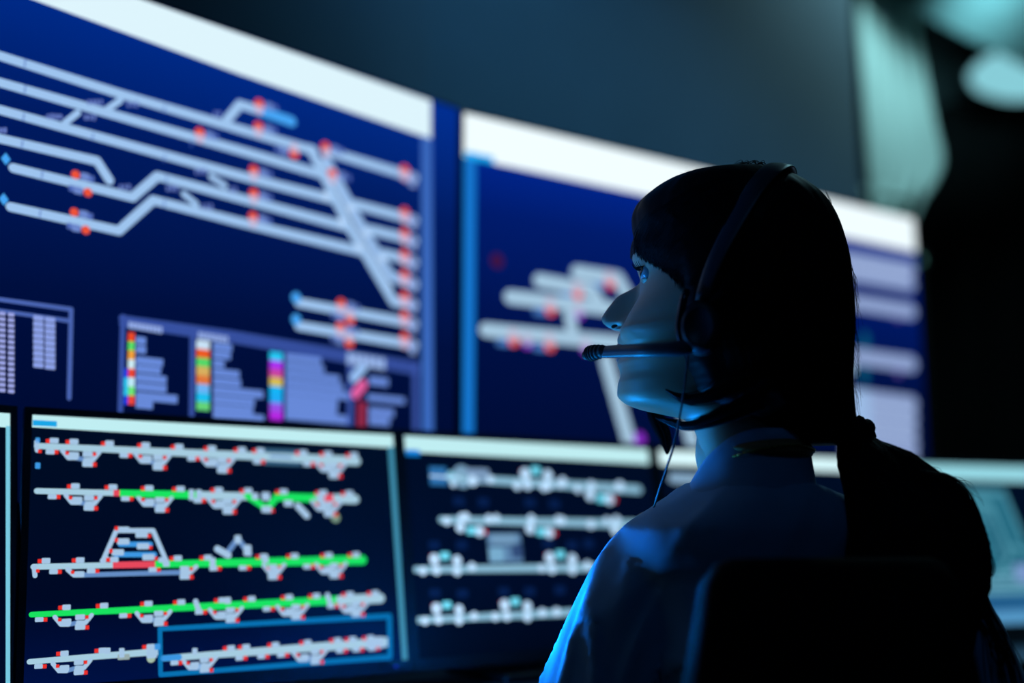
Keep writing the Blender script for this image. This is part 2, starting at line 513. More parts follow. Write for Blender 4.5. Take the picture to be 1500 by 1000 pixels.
def mon_two(p):
    p.back(glow_grad('desk_reflection_blend', [(0, (0, 16, 66)), (.3, (0, 8, 36)), (1, (0, 12, 34))]))  # bluer at the bottom: a reflection painted into the background
    frame_window(p, HDR, (.0138, .0168), glow((62, 138, 168)))
    p.rect(48, 615, 83, 625, glow((25, 165, 230)), 2)
    Y = lambda a, b: (lambda x: a[1] + (b[1] - a[1]) * (x - a[0]) / (b[0] - a[0]))
    # first row
    a, b = (54, 653), (522, 675); y = Y(a, b); w = [8.5, 13]
    p.line([a, b], w, TRK, 2)
    p.line([(53, 647), (54, 660)], 6, LBL, 3); p.box(58, 661, 5, 5, RD, 4)
    p.box(55, 645, 6, 8, BLU, 3); p.box(55, 682, 7, 9, BLU, 3)
    for x in (75, 104, 156, 209, 258, 306, 350, 377, 440, 476, 514): up_label(p, x, y(x))
    for x in (76, 184, 283, 379, 452): dn_label(p, x, y(x))
    for x0, x1 in ((89, 147), (196, 250), (292, 344), (461, 507)): loop(p, x0, x1, y(x0), y(x1))
    p.rect(386, 656, 441, 683, glow((52, 92, 122)), 1); p.line([(396, 668), (426, 670)], 3, GREYB, 3)
    # second row
    a, b = (53, 719), (520, 731); y = Y(a, b)
    p.line([(54, y(54)), (166, y(166))], 8.5, TRK, 2); p.line([(166, y(166)), (175, y(175))], 9, RSEG, 3, False); p.line([(175, y(175)), (287, y(287))], [10, 11], GRN, 3, False)
    p.line([(287, y(287)), (362, y(362))], 11, TRK, 2)
    p.line([(362, 726), (391, 745), (405, 728)], 10, GRN, 3); p.line([(405, y(405) - .5), (466, y(466))], 12, GRN, 2)
    p.line([(466, y(466)), (520, y(520))], 13, TRK, 2, True); p.box(481, 730, 15, 13, RSEG, 3); p.box(469, 729, 12, 16, LBL, 4)
    for x in (106, 161, 214, 260, 316, 359, 411, 469, 507): up_label(p, x, y(x))
    for x in (79, 186, 292): dn_label(p, x, y(x))
    for x in (280, 291): p.box(x, y(x), 8, 16, LBL, 5)
    for x0, x1 in ((94, 149), (200, 253), (303, 352), (455, 500)): loop(p, x0, x1, y(x0), y(x1))
    p.box(389, 727, 13, 12, LBL, 4); p.box(390, 746, 16, 10, LBL, 5); p.box(399, 748, 5, 5, RD, 5); p.box(373, 727, 10, 10, LBL, 5)
    p.box(422, 737, 14, 9, LBL, 4); p.line([(436, 741), (449, 755)], 10, LBL, 3); p.disc(491, 758, 7.5, glow((120, 150, 130)), 3)
    # third row
    a, b = (48, 830), (531, 820); y = Y(a, b)
    p.line([(49, y(49)), (165, y(165))], 8.5, TRK, 2); p.line([(165, y(165)), (227, y(227))], 9.5, RSEG, 3, False); p.line([(227, y(227)), (531, y(531))], [10, 13.5], GRN, 2)
    p.line([(50, 830), (51, 843)], 7, LBL, 3); p.box(55, 836, 5, 5, RD, 4)
    for x in (63, 113, 163, 256, 300, 382, 427, 477, 517): up_label(p, x, y(x))
    for x in (81, 136, 226, 315, 358, 452): dn_label(p, x, y(x))
    p.box(311, y(311), 9, 16, LBL, 5); p.box(243, y(243), 10, 8, LBL, 5); p.box(388, y(388) - 4, 10, 12, LBL, 5)
    loop(p, 97, 289, y(97), y(289), GREYB, 7, 13); loop(p, 384, 418, y(384), y(418)); loop(p, 461, 508, y(461), y(508))
    p.line([(150, 822), (170, 777), (224, 777), (243, 821)], 7, LBL, 3); p.line([(150, 821), (156, 818)], 8, LBL, 3); p.line([(243, 821), (235, 820)], 8, LBL, 3)
    for yy, x0, x1 in ((797, 170, 226), (812, 163, 232)): p.line([(x0 + 6, yy), (x1 - 6, yy)], 7.5, BLU, 2)
    for yy, x0, x1 in ((776, 177, 212), (793, 177, 214), (809, 169, 222)):
        p.box(x0 + 3, yy, 18, 9, LBL, 5); p.box(x0 - 7, yy - 2, 5, 6, RD, 6, .2)
        p.box(x1 - 5, yy + 7, 18, 9, LBL, 5); p.box(x1 + 6, yy + 9, 5, 5, RD, 6, .2)
    p.line([(330, 813), (348, 789), (365, 811)], 8, GREYB, 3); p.box(348, 790, 10, 12, LBL, 4); p.line([(318, 804), (334, 813)], 10, LBL, 4); p.box(362, 806, 12, 16, LBL, 4)
    # fourth row
    a, b = (46, 900), (557, 876); y = Y(a, b)
    p.line([a, (500, y(500))], [8, 12.5], GRN, 2); p.line([(498, y(498)), b], 14, TRK, 3)
    for x in (93, 148, 213, 261, 321, 364, 419, 459, 508, 545): up_label(p, x, y(x))
    p.box(333, y(333) - 7, 10, 10, LBL, 5)
    for x in (60, 183, 294, 393, 487): dn_label(p, x, y(x))
    for x in (286, 479): p.line([(x, y(x) - 8), (x + 5, y(x) + 6)], 8, LBL, 5)
    for x0, x1 in ((78, 136), (198, 251), (305, 356), (404, 452), (494, 540)): loop(p, x0, x1, y(x0), y(x1))
    # fifth row and the outlined block
    a, b = (43, 969), (232, 954); y = Y(a, b)
    p.line([a, b], [8, 10], TRK, 2)
    for x in (90, 146, 216): up_label(p, x, y(x))
    for x in (59,): dn_label(p, x, y(x))
    loop(p, 75, 134, y(75), y(134)); p.box(178, 956, 8, 14, LBL, 4); p.box(181, 962, 18, 8, glow((150, 170, 170)), 3); p.box(157, 953, 9, 9, LBL, 4)
    p.disc(221, 964, 6.5, glow((165, 190, 170)), 3); p.box(222, 957, 16, 14, LBL, 4); p.box(230, 947, 9, 9, BLU, 4)
    p.line([(234, 921), (570, 902), (571, 962), (235, 988), (234, 921)], [7, 8, 8, 7, 7], glow((8, 112, 176)), 3)
    a, b = (239, 964), (567, 940); y = Y(a, b)
    p.line([a, b], [9, 14], TRK, 2); p.line([a, (262, y(262))], 9, BLU, 3)
    for x in (334, 356, 399, 446, 490, 512, 538): up_label(p, x, y(x))
    for x in (258, 353, 385, 414, 500, 524, 547): dn_label(p, x, y(x))
    p.box(285, 954, 8, 10, LBL, 4); p.box(549, y(549), 30, 17, LBL, 4)
    loop(p, 266, 318, y(266), y(318), BLU); loop(p, 427, 480, y(427), y(480))
mon_two(M2)

def mon_one(p):
    p.back(glow_grad('desk_blend_dark', [(0, (0, 10, 40)), (.5, (0, 5, 24)), (1, (0, 8, 26))]))
    frame_window(p, HDR, (.0155, .0155), None)
    p.face([(p.w - .0045, -.015), (p.w, -.015), (p.w, -p.ht), (p.w - .0045, -p.ht)], glow((120, 200, 225)), 2)
    for k in range(5):
        yy = -.055 - k * .047
        p.face([(.03, yy), (p.w - .05, yy), (p.w - .05, yy - .0065), (.03, yy - .0065)], TRK if k % 2 else GRN, 2)
mon_one(M1)

def mon_three(p):
    p.back(glow_grad('desk_blend_third', [(0, (0, 5, 22)), (.35, (0, 9, 36)), (1, (0, 10, 34))]))
    frame_window(p, HDR, (.0215, .0225))
    p.rect(594, 658, 615, 668, glow((20, 130, 220)), 2)
    C = glow((130, 196, 222)); CY = glow((110, 215, 240), 1.1); LV = glow((182, 216, 246), 1.15); K = glow((140, 190, 216), .95)
    def cluster_up(x, y):
        p.disc(x - 13, y - 12, 8.6, LV, 3); p.box(x + 2, y - 17, 16, 11, CY, 4); p.disc(x + 20, y - 10, 7.9, LV, 3)
        p.box(x - 18, y - 14, 4, 9, RD, 2); p.disc(x - 10, y + 4, 7.3, LV, 3); p.disc(x + 20, y + 5, 7.3, LV, 3); p.disc(x + 42, y - 1, 6.6, LV, 3)
    def cluster_dn(x, y):
        p.disc(x - 14, y + 8, 7.9, LV, 3); p.box(x + 2, y + 13, 16, 11, CY, 4); p.disc(x + 14, y + 14, 7.9, LV, 3)
        p.disc(x - 12, y - 6, 6.6, LV, 3); p.disc(x + 28, y - 4, 6.6, LV, 3); p.box(x + 23, y + 15, 4, 7, RD, 2)
    p.line([(668, 700), (935, 717)], [11, 12], K, 2)
    p.rect(628, 683, 655, 711, glow((44, 110, 170)), 2); p.disc(677, 698, 17, glow((120, 160, 190)), 1); p.box(700, 697, 40, 22, glow((120, 150, 185)), 2)
    p.disc(660, 698, 7.9, C, 3); p.disc(692, 704, 7.9, LV, 3); p.disc(663, 709, 4.6, LV, 4); p.disc(718, 702, 5.9, LV, 3); p.line([(630, 697), (672, 700)], 3, LV, 4)
    cluster_up(782, 706); p.disc(757, 711, 6.6, LV, 3); p.disc(796, 713, 6.6, LV, 3); p.disc(820, 709, 5.9, LV, 3)
    cluster_dn(878, 717); p.disc(846, 716, 5.9, LV, 3); p.disc(908, 711, 6.6, LV, 3)
    p.line([(646, 761), (949, 768)], [10, 12], K, 2); p.disc(654, 763, 6.6, LV, 3)
    cluster_dn(688, 764); cluster_dn(790, 766); p.disc(682, 757, 6.6, LV, 3); p.disc(727, 759, 5.9, LV, 3); p.disc(823, 762, 5.9, LV, 3); p.disc(865, 768, 6.6, LV, 3); p.disc(889, 763, 5.9, LV, 3); cluster_dn(915, 768)
    p.line([(609, 834), (949, 830)], [10, 11], K, 2); p.disc(619, 836, 6.6, LV, 3); cluster_up(649, 831); cluster_up(818, 829); p.disc(793, 832, 5.9, LV, 3)
    p.rect(713, 781, 766, 823, glow((92, 132, 172)), 1); p.box(727, 812, 26, 20, glow((120, 172, 205)), 2); p.box(757, 806, 20, 22, glow((50, 76, 120)), 2); p.line([(716, 799), (764, 799)], 2.5, glow((30, 60, 100)), 3); p.box(738, 790, 46, 16, glow((112, 152, 186)), 2)
    p.line([(613, 908), (949, 891)], [10, 11], K, 2); p.disc(622, 909, 6.6, LV, 3); cluster_up(652, 903); cluster_up(752, 898); p.disc(725, 903, 6.6, LV, 3); p.disc(815, 896, 6.6, LV, 3); cluster_up(870, 893)
    for x, y in ((636, 798), (676, 798), (802, 796), (838, 798), (637, 868), (677, 869), (738, 866), (776, 866), (820, 864), (672, 734), (708, 735), (776, 736), (812, 738), (862, 796), (868, 862)):
        p.box(x, y, 20, 13, glow((6, 28, 72)), 1)
mon_three(M3)

def mon_four(p):
    p.back(glow_grad('desk_blend_fourth', [(0, (0, 6, 24)), (1, (0, 10, 34))]))
    frame_window(p, glow((205, 236, 240), 1.15), (.023, .023))
    K = glow((140, 176, 206), .9)
    p.line([(985, 700), (1120, 706)], 15, K, 2)
    for k in range(1, 5):
        yy = -.035 - k * .048
        p.face([(.03, yy), (p.w - .04, yy), (p.w - .04, yy - .009), (.03, yy - .009)], K, 2)
mon_four(M4)

def mon_five(p):
    p.back(glow_grad('desk_blend_right', [(0, (0, 10, 30)), (1, (0, 12, 34))]))
    frame_window(p, glow((150, 216, 228), 1.0), (.0285, .0285))
    b0, b1 = -.0305, -.247
    TE = glow((36, 104, 126)); TE2 = glow((82, 150, 170)); TE3 = glow((20, 78, 104))
    def at(x, y): return p.ab(x, y)
    p.poly([(1270, 714), (1470, 715), (1503, 790), (1540, 815), (1560, 888), (1270, 887)], TE, 1)
    p.poly([(1270, 714), (1448, 715), (1462, 760), (1270, 760)], glow((56, 124, 144)), 2)
    for q in ([(1395, 722), (1470, 722), (1498, 790)], [(1420, 742), (1452, 744), (1480, 812), (1455, 848)], [(1430, 764), (1448, 770), (1464, 815)], [(1425, 850), (1470, 838), (1520, 832)], [(1415, 872), (1480, 868), (1540, 866)], [(1380, 735), (1400, 790)], [(1480, 800), (1500, 806), (1540, 820)]):
        p.line(q, 6, TE2, 3)
    for q in ([(1425, 752), (1440, 800), (1452, 845)], [(1444, 756), (1470, 820)], [(1410, 800), (1440, 860)]):
        p.line(q, 7, TE3, 3)
    for y in (842, 850, 858, 866, 874): p.line([(1425, y), (1560, y - 3)], 3, glow((120, 180, 205)), 3)
    p.rect(1484, 826, 1530, 852, glow((120, 150, 200)), 4)
    p.rect(1270, 876, 1620, 889, glow((34, 92, 138)), 4)
    p.rect(1270, 896, 1640, 917, glow((84, 150, 196)), 2)
mon_five(M5)

def build_monitor(p, lab):
    foot = p.pt(p.w / 2, -p.ht, -.05)
    foot.z = .74
    root = empty('desk_monitor', foot, lab, 'monitor', 'monitors in a row on the desk')
    p.finish(root)
    bz, ch = .0075, .014
    bm = bmesh.new()
    for a0, a1, b0, b1 in ((-bz, p.w + bz, 0, bz), (-bz, p.w + bz, -p.ht - ch, -p.ht), (-bz, 0, -p.ht, 0), (p.w, p.w + bz, -p.ht, 0)):
        add_box(bm, p.pt((a0 + a1) / 2, (b0 + b1) / 2, -.004), ((a1 - a0) / 2, .0055, (b1 - b0) / 2), p.h, p.n, p.u)
    fr = link('bezel', bm, black_plastic, root)
    bm = bmesh.new()
    add_box(bm, p.pt(p.w * .96, -p.ht - .007, .002), (.0025, .0006, .0015), p.h, p.n, p.u)
    link('power_light', bm, glow((30, 60, 200), .6), fr)
    bm = bmesh.new()
    add_box(bm, p.pt(p.w / 2, -p.ht / 2, -.016), (p.w / 2 + .004, .013, p.ht / 2 + .006), p.h, p.n, p.u, .005)
    add_box(bm, p.pt(p.w / 2, -p.ht / 2, -.034), (p.w / 4, .008, p.ht / 4), p.h, p.n, p.u, .006)
    link('housing', bm, black_plastic, root)
    top = p.pt(p.w / 2, -p.ht * .6, -.045)
    bm = bmesh.new()
    add_tube(bm, [Vector((foot.x, foot.y, .75)), Vector((foot.x, foot.y, .80)) - p.n * .02, top], .016, 12, 10, squash=(p.n, .5))
    link('stand', bm, dark_metal, root, True)
    bm = bmesh.new()
    nh = Vector((p.n.x, p.n.y, 0)).normalized()
    add_box(bm, (foot.x, foot.y, .7455), (.1, .075, .0055), p.h, nh, UP, .004)
    link('base', bm, dark_metal, root)

for p, lab in ((M1, 'desk monitor cut off by the left edge of the photo'),
               (M2, 'desk monitor with bright green lines and white rail schematic, lower left'),
               (M3, 'desk monitor with blurred pale lines, left of the woman\'s shoulder'),
               (M4, 'desk monitor half hidden behind the woman\'s neck and back'),
               (M5, 'desk monitor with a teal map, right of the woman\'s ponytail')):
    build_monitor(p, lab)

# ------------------------------------------------------------------ desk
desk_m = mat('desk_laminate', (44, 50, 60), .35, .5, noise_scale=30, noise_amt=.1)
def bline(off):
    """line of the monitor bases shifted towards the viewer"""
    pts = []
    for p, a in ((M1, -.1), (M1, .5), (M2, .5), (M3, .5), (M4, .5), (M5, .5), (M5, 1.25)):
        c = p.pt(p.w * a, -p.ht, -.05); nh = Vector((p.n.x, p.n.y, 0)).normalized()
        pts.append(Vector((c.x, c.y, 0)) + nh * off)
    return pts
desk = empty('control_desk', (*bline(0)[3][:2], 0), 'long dark control desk that carries the row of monitors', 'desk')
def slab(name, f, b, z0, z1, m, parent):
    bm = bmesh.new()
    rings = [[Vector((p.x, p.y, z0)), Vector((p.x, p.y, z1)), Vector((q.x, q.y, z1)), Vector((q.x, q.y, z0))] for p, q in zip(f, b)]
    fs = loft(bm, rings); bmesh.ops.recalc_face_normals(bm, faces=fs)
    return link(name, bm, m, parent)
fr, bk = bline(.255), bline(-.10)
slab('worktop', fr, bk, .71, .74, desk_m, desk)
slab('back_panel', bline(-.06), bline(-.08), .08, .71, desk_m, desk)
for i in (0, 2, 4, 6):
    a, b = bline(.2)[i], bline(-.06)[i]
    bm = bmesh.new()
    d = (b - a).normalized(); s = d.cross(UP)
    add_box(bm, (a + b) / 2 + UP * .355, ((b - a).length / 2, .015, .355), d, s, UP)
    link('leg_panel', bm, desk_m, desk)

# ------------------------------------------------------------------ room
def struct(name, bm, m): return tag(link(name, bm, m), kind='structure')
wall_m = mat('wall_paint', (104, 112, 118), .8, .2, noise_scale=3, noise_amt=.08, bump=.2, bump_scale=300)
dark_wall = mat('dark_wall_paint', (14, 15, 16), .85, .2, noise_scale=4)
ceil_m = mat('ceiling_paint', (88, 96, 98), .85, .2, noise_scale=3, noise_amt=.06)
floor_m = mat('floor_carpet', (34, 36, 42), .95, .1, noise_scale=220, noise_amt=.3)
X0, X1, Y0, Y1, ZC = -2.2, 3.4, -1.6, 5.0, 2.62
bm = bmesh.new(); add_box(bm, ((X0 + X1) / 2, (Y0 + Y1) / 2, -.05), ((X1 - X0) / 2 + .1, (Y1 - Y0) / 2 + .1, .05)); struct('floor', bm, floor_m)
bm = bmesh.new(); add_box(bm, ((X0 + X1) / 2, (Y0 + Y1) / 2, ZC + .05), ((X1 - X0) / 2 + .1, (Y1 - Y0) / 2 + .1, .05)); struct('ceiling', bm, ceil_m)
bm = bmesh.new(); add_box(bm, (X0 - .05, (Y0 + Y1) / 2, ZC / 2), (.05, (Y1 - Y0) / 2, ZC / 2)); struct('wall_left', bm, wall_m)
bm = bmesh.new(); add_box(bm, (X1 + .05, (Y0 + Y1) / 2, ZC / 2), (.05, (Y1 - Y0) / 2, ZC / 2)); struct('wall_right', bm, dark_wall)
bm = bmesh.new(); add_box(bm, ((X0 + X1) / 2, Y0 - .05, ZC / 2), ((X1 - X0) / 2 + .1, .05, ZC / 2)); struct('wall_rear', bm, wall_m)
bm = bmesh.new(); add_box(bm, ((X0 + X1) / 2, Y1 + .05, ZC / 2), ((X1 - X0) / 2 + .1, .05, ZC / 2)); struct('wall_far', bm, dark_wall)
# the wall that carries the displays follows their two facets and ends beside the curtain
off = -.094
def onp(p, a, o):
    v = p.O + p.h * a + p.n * o
    return Vector((v.x, v.y, 0))
jx = onp(S2, 0, off) * .5 + onp(S1, S1.w, off) * .5
endp = hit(1259, 250, S2.O + S2.n * off, S2.n)
A = onp(S1, -1.6, off); Bp = Vector((endp.x, endp.y, 0))
def wl(th): return [A - S1.n * th, jx - (S1.n + S2.n).normalized() * th, Bp - S2.n * th]
bm = bmesh.new()
f, b = wl(0), wl(.12)
rings = [[p, p + UP * ZC, q + UP * ZC, q] for p, q in zip(f, b)]
fs = loft(bm, rings); bmesh.ops.recalc_face_normals(bm, faces=fs)
struct('wall_front', bm, wall_m)

# curtain gathered beside the end of the display wall
cur_m = mat('curtain_cloth', (176, 186, 176), .9, .1, noise_scale=6, noise_amt=.05, bump=.3, bump_scale=500)
def curtain():
    bm = bmesh.new()
    prof = [(-60, 1246, 1318), (0, 1249, 1322), (60, 1252, 1334), (120, 1255, 1346), (180, 1258, 1358), (235, 1261, 1371), (265, 1263, 1362), (300, 1265, 1338), (340, 1266, 1322), (420, 1262, 1322), (560, 1250, 1330), (760, 1240, 1340), (1100, 1230, 1350)]
    prof = catmull(prof, 60); rings = []; n = 60
    for py, x0, x1 in prof:
        Pa, Pb = atY(x0, py, 2.75), atY(x1, py, 3.02)
        d = (Pb - Pa); wdt = d.length; d.normalize(); nn = Vector((d.y, -d.x, 0)).normalized()
        front, back = [], []
        for i in range(n + 1):
            t = i / n
            fold = math.sin(t * 2 * math.pi * 4.5 + .6 * math.sin(py / 190)) * .026 + math.sin(t * 21 + 1) * .006
            q = Pa + d * wdt * t + nn * fold
            q.z = max(.02, min(ZC - .01, q.z))
            front.append(q + nn * .003); back.append(q - nn * .003)
        rings.append(front + back[::-1])
    fs = loft(bm, rings); bmesh.ops.recalc_face_normals(bm, faces=fs)
    o = link('curtain', bm, cur_m, None, True, loc=(atY(1290, 500, 2.85).x, 2.85, 0))
    return tag(o, 'pale gathered curtain lit at the right end of the display wall', 'curtain')
cur = curtain()
bm = bmesh.new()
q = atY(1330, 300, 2.87)
add_tube(bm, [Vector((atY(1262, 300, 2.75).x, 2.76, q.z)), Vector((q.x - .03, 2.78, q.z - .01)), Vector((q.x + .01, 2.93, q.z)), Vector((q.x - .05, 2.92, q.z))], .012, 8, 16)
link('tieback', bm, cur_m, cur, True)
bm = bmesh.new()
z = ZC - .012
add_box(bm, (atY(1290, 0, 2.85).x, 2.85, z), (.25, .02, .012), Vector((.96, .28, 0)).normalized(), Vector((-.28, .96, 0)).normalized(), UP)
link('curtain_rail', bm, dark_metal, cur)

# dark drape across the far right
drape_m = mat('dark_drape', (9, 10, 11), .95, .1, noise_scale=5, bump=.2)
bm = bmesh.new()
rings = []
Pa, Pb = Vector((1.35, 4.3, 0)), Vector((3.3, 3.9, 0))
d = (Pb - Pa).normalized(); nn = Vector((d.y, -d.x, 0)); Ld = (Pb - Pa).length
for z in (.02, .7, 1.4, 2.1, ZC - .02):
    fr_, bk_ = [], []
    for i in range(161):
        t = i / 160
        q = Pa + d * Ld * t + nn * (.03 * math.sin(t * 70) + .012 * math.sin(t * 31 + z)) + UP * z
        fr_.append(q + nn * .004); bk_.append(q - nn * .004)
    rings.append(fr_ + bk_[::-1])
fs = loft(bm, rings); bmesh.ops.recalc_face_normals(bm, faces=fs)
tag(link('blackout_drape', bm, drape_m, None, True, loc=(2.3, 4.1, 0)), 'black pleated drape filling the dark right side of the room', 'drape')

# round ceiling lamp
def ray_to_z(px, py, z):
    r = ray(px, py); return CAM + r * ((z - CAM.z) / r.z)
ba, bb = ray_to_z(1190, -60, 2.42), ray_to_z(1640, 168, 2.42)
bd = (bb - ba).normalized(); bs = Vector((-bd.y, bd.x, 0))
if bs.y > 0: bs = -bs
beam_mid = (ba + bb) / 2 + bs * .10
bm = bmesh.new()
add_box(bm, (*((ba + bb) / 2 + bs * .15).xy, (2.42 + ZC) / 2), ((bb - ba).length / 2, .15, (ZC - 2.42) / 2), bd, bs, UP)
struct('trim_1', bm, mat('beam_paint', (134, 156, 156), .7, .2, noise_scale=4, noise_amt=.05))
lc = ray_to_z(1516, 103, 2.50)
lamp = empty('ceiling_lamp', (lc.x, lc.y, ZC), 'round glowing bowl ceiling lamp behind the beam, top right corner', 'lamp')
bm = bmesh.new()
add_disc_solid(bm, (lc.x, lc.y, 2.50), UP, [(.001, -.075), (.08, -.07), (.15, -.05), (.20, -.018), (.212, .006), (.20, .02), (.001, .025)], 48)
link('bowl', bm, glow((136, 205, 216), 1.0), lamp, True)
bm = bmesh.new()
add_disc_solid(bm, (lc.x, lc.y, 2.52), UP, [(.001, 0), (.2, 0), (.215, .015), (.19, .10), (.001, .10)], 40)
link('canopy', bm, dark_metal, lamp, True)

# small pilot light on the far drape
q = atY(1345, 381, 3.55)
pil = empty('pilot_light', q, 'small dim green indicator light just right of the big display', 'light')
bm = bmesh.new(); add_ball(bm, q - Vector((0, .012, 0)), .0055); link('lens', bm, glow((90, 150, 140), 2.2), pil, True)
bm = bmesh.new(); add_box(bm, q + Vector((0, .012, 0)), (.02, .02, .03), bev=.004)
add_tube(bm, [q + Vector((0, .02, 0)), Vector((q.x, q.y + .02, 0.0))], .012, 10)
link('box', bm, black_plastic, pil)

# ------------------------------------------------------------------ lights
def area(name, loc, target, size, power, rgb, spread=math.pi, size_y=None):
    l = bpy.data.lights.new(name, 'AREA'); l.energy = power; l.color = lin(rgb); l.size = size
    if size_y: l.shape = 'RECTANGLE'; l.size_y = size_y
    l.spread = spread
    o = bpy.data.objects.new(name, l); COL.objects.link(o)
    o.location = loc
    o.rotation_euler = (Vector(target) - Vector(loc)).to_track_quat('-Z', 'Y').to_euler()
    return o
LIGHTS = True
wd = bpy.data.worlds.new('world'); SC.world = wd; wd.use_nodes = True
wd.node_tree.nodes['Background'].inputs[0].default_value = (.02, .05, .09, 1)
wd.node_tree.nodes['Background'].inputs[1].default_value = .05
area('desk_fill', (-.165, 1.305, .743), (.08, 1.15, 1.12), .2, 7.5, (12, 146, 250), size_y=.08)  # added unseen fill at desk level, lights chin and nose from below
area('display_fill', (-.15, 1.48, 1.72), (.10, 1.13, 1.0), .9, .14, (16, 130, 250), size_y=.12)  # added fill above the displays, no fixture is modelled there
area('face_fill', (-.53, 1.12, 1.0), (.10, 1.14, 1.19), .2, .13, (22, 128, 240), spread=.5, size_y=.2)  # added fill off to the left, stands in for screen light on her face
area('wall_fill', (.40, 1.56, 2.58), (.36, 1.85, 1.6), 1.9, 5.2, (78, 158, 212), spread=1.0, size_y=.08)  # unseen strip added to brighten the wall behind the displays
area('sleeve_rim_fill', (-.09, 1.335, .744), (.07, 1.12, .86), .2, 2.2, (4, 128, 255), spread=.6, size_y=.06)  # added low fill for the blue rim on her left sleeve
area('rear_fill', (.2, -.3, 2.58), (.3, 1.6, 1.2), .9, 1.9, (70, 150, 225))  # added fill behind the camera for the wall and shirt back
area('beam_fill', (1.25, 2.55, 2.30), beam_mid - bd * .22, .2, 2.0, (140, 214, 226), spread=.6)  # added out of view to light the beam
area('curtain_fill', (1.08, 2.30, 2.58), (1.10, 2.85, 1.9), .12, 14, (150, 212, 226))  # unseen lamp added to brighten the curtain

# ------------------------------------------------------------------ the woman
skin_m = mat('skin', (182, 130, 106), .42, .45, noise_scale=60, noise_amt=.05, bump=.12, bump_scale=1400, sss=.12)
lip_m = mat('lip_skin', (150, 84, 82), .35, .5)
hair_m = mat('dark_hair', (22, 20, 23), .5, .2)
hair_m.node_tree.nodes['Principled BSDF'].inputs['IOR'].default_value = 1.22
shirt_m = mat('shirt_cotton', (142, 172, 204), .85, .15, noise_scale=40, noise_amt=.04, bump=.25, bump_scale=1500)
trim_m = mat('brown_trim', (176, 112, 70), .7, .3, noise_scale=60)
pants_m = mat('dark_trousers', (28, 30, 38), .9, .1, noise_scale=60)
shoe_m = mat('black_leather', (18, 18, 20), .4, .5)
gold_m = mat('gold', (205, 160, 80), .3, .5, 1)
eye_m = mat('eye_white', (150, 152, 156), .12, .6)
iris_m = mat('iris', (54, 36, 26), .15, .6)

YAW = math.radians(17)
D = Vector((-math.cos(YAW), math.sin(YAW), 0))          # where the face points
LF = Vector((-math.sin(YAW), -math.cos(YAW), 0))        # her left side (towards the camera)
HC = atY(1085, 430, 1.10); HC = Vector((HC.x, HC.y, 0))

def SV(px, py, v=0.0):
    """point seen at a pixel, v metres to her left of the mid-plane of the head"""
    return hit(px, py, HC + LF * v, LF)
def uz(px, py, v=0.0):
    p = SV(px, py, v); return (p - HC).dot(D), p.z
def HP(u, v, z): return HC + D * u + LF * v + UP * z
def zpy(py, px=1085): return SV(px, py).z

def interp(table):
    t = sorted(table); X = np.array([a for a, _ in t]); Yv = np.array([b for _, b in t])
    # monotone cubic
    h = np.diff(X); dl = np.diff(Yv) / h; m = np.zeros(len(X))
    m[0], m[-1] = dl[0], dl[-1]
    for i in range(1, len(X) - 1):
        if dl[i - 1] * dl[i] > 0:
            w1 = 2 * h[i] + h[i - 1]; w2 = h[i] + 2 * h[i - 1]
            m[i] = (w1 + w2) / (w1 / dl[i - 1] + w2 / dl[i])
    def f(x):
        x = min(max(x, X[0]), X[-1]); i = min(int(np.searchsorted(X, x, 'right')) - 1, len(X) - 2)
        s = (x - X[i]) / h[i]
        return float((2 * s**3 - 3 * s**2 + 1) * Yv[i] + (s**3 - 2 * s**2 + s) * h[i] * m[i] + (-2 * s**3 + 3 * s**2) * Yv[i + 1] + (s**3 - s**2) * h[i] * m[i + 1])
    return f
def prof(pxs):
    return interp([(z, u) for u, z in (uz(*p) for p in pxs)])

front = prof([(1085, 258), (1040, 264), (1000, 280), (968, 303), (948, 330), (936, 352), (931, 372), (931, 386), (936, 402), (940, 418), (939, 440), (936, 458), (929, 472), (919, 483),
              (909, 491), (905, 500), (906, 508), (911, 517), (906, 525), (905, 534), (909, 545), (910, 552), (907, 566), (908, 579), (917, 591), (936, 599), (968, 606), (1000, 614), (1016, 627), (1026, 655), (1034, 690), (1040, 740)])
back = prof([(1085, 258), (1140, 268), (1185, 290), (1215, 330), (1230, 385), (1234, 435), (1228, 490), (1208, 540), (1186, 580), (1170, 615), (1165, 660), (1170, 700), (1180, 740)])
wid = interp([(zpy(y), w) for y, w in ((258, .004), (264, .022), (275, .038), (295, .055), (330, .068), (380, .0745), (430, .075), (480, .070), (520, .065), (550, .0595), (575, .055), (592, .0515), (606, .0490), (625, .047), (660, .047), (700, .052), (740, .060))])
ridge = prof([(942, 405), (937, 415), (931, 420), (921, 426), (907, 433), (894, 447), (885, 459), (881.5, 466), (883, 472), (888, 477.5), (895, 481.5), (904, 486)])
zn_top, zn_bot = zpy(406, 940), zpy(487, 905)
sig_n = interp([(zpy(405), .0062), (zpy(425), .0068), (zpy(445), .0080), (zpy(465), .0100), (zpy(476), .0108), (zpy(487), .0100)])
G = lambda x, s: math.exp(-(x / s) ** 2)
z_eye = zpy(412, 945); V_EYE = .0315
z_mouth = zpy(517, 905)
z_ala = zpy(474, 915)

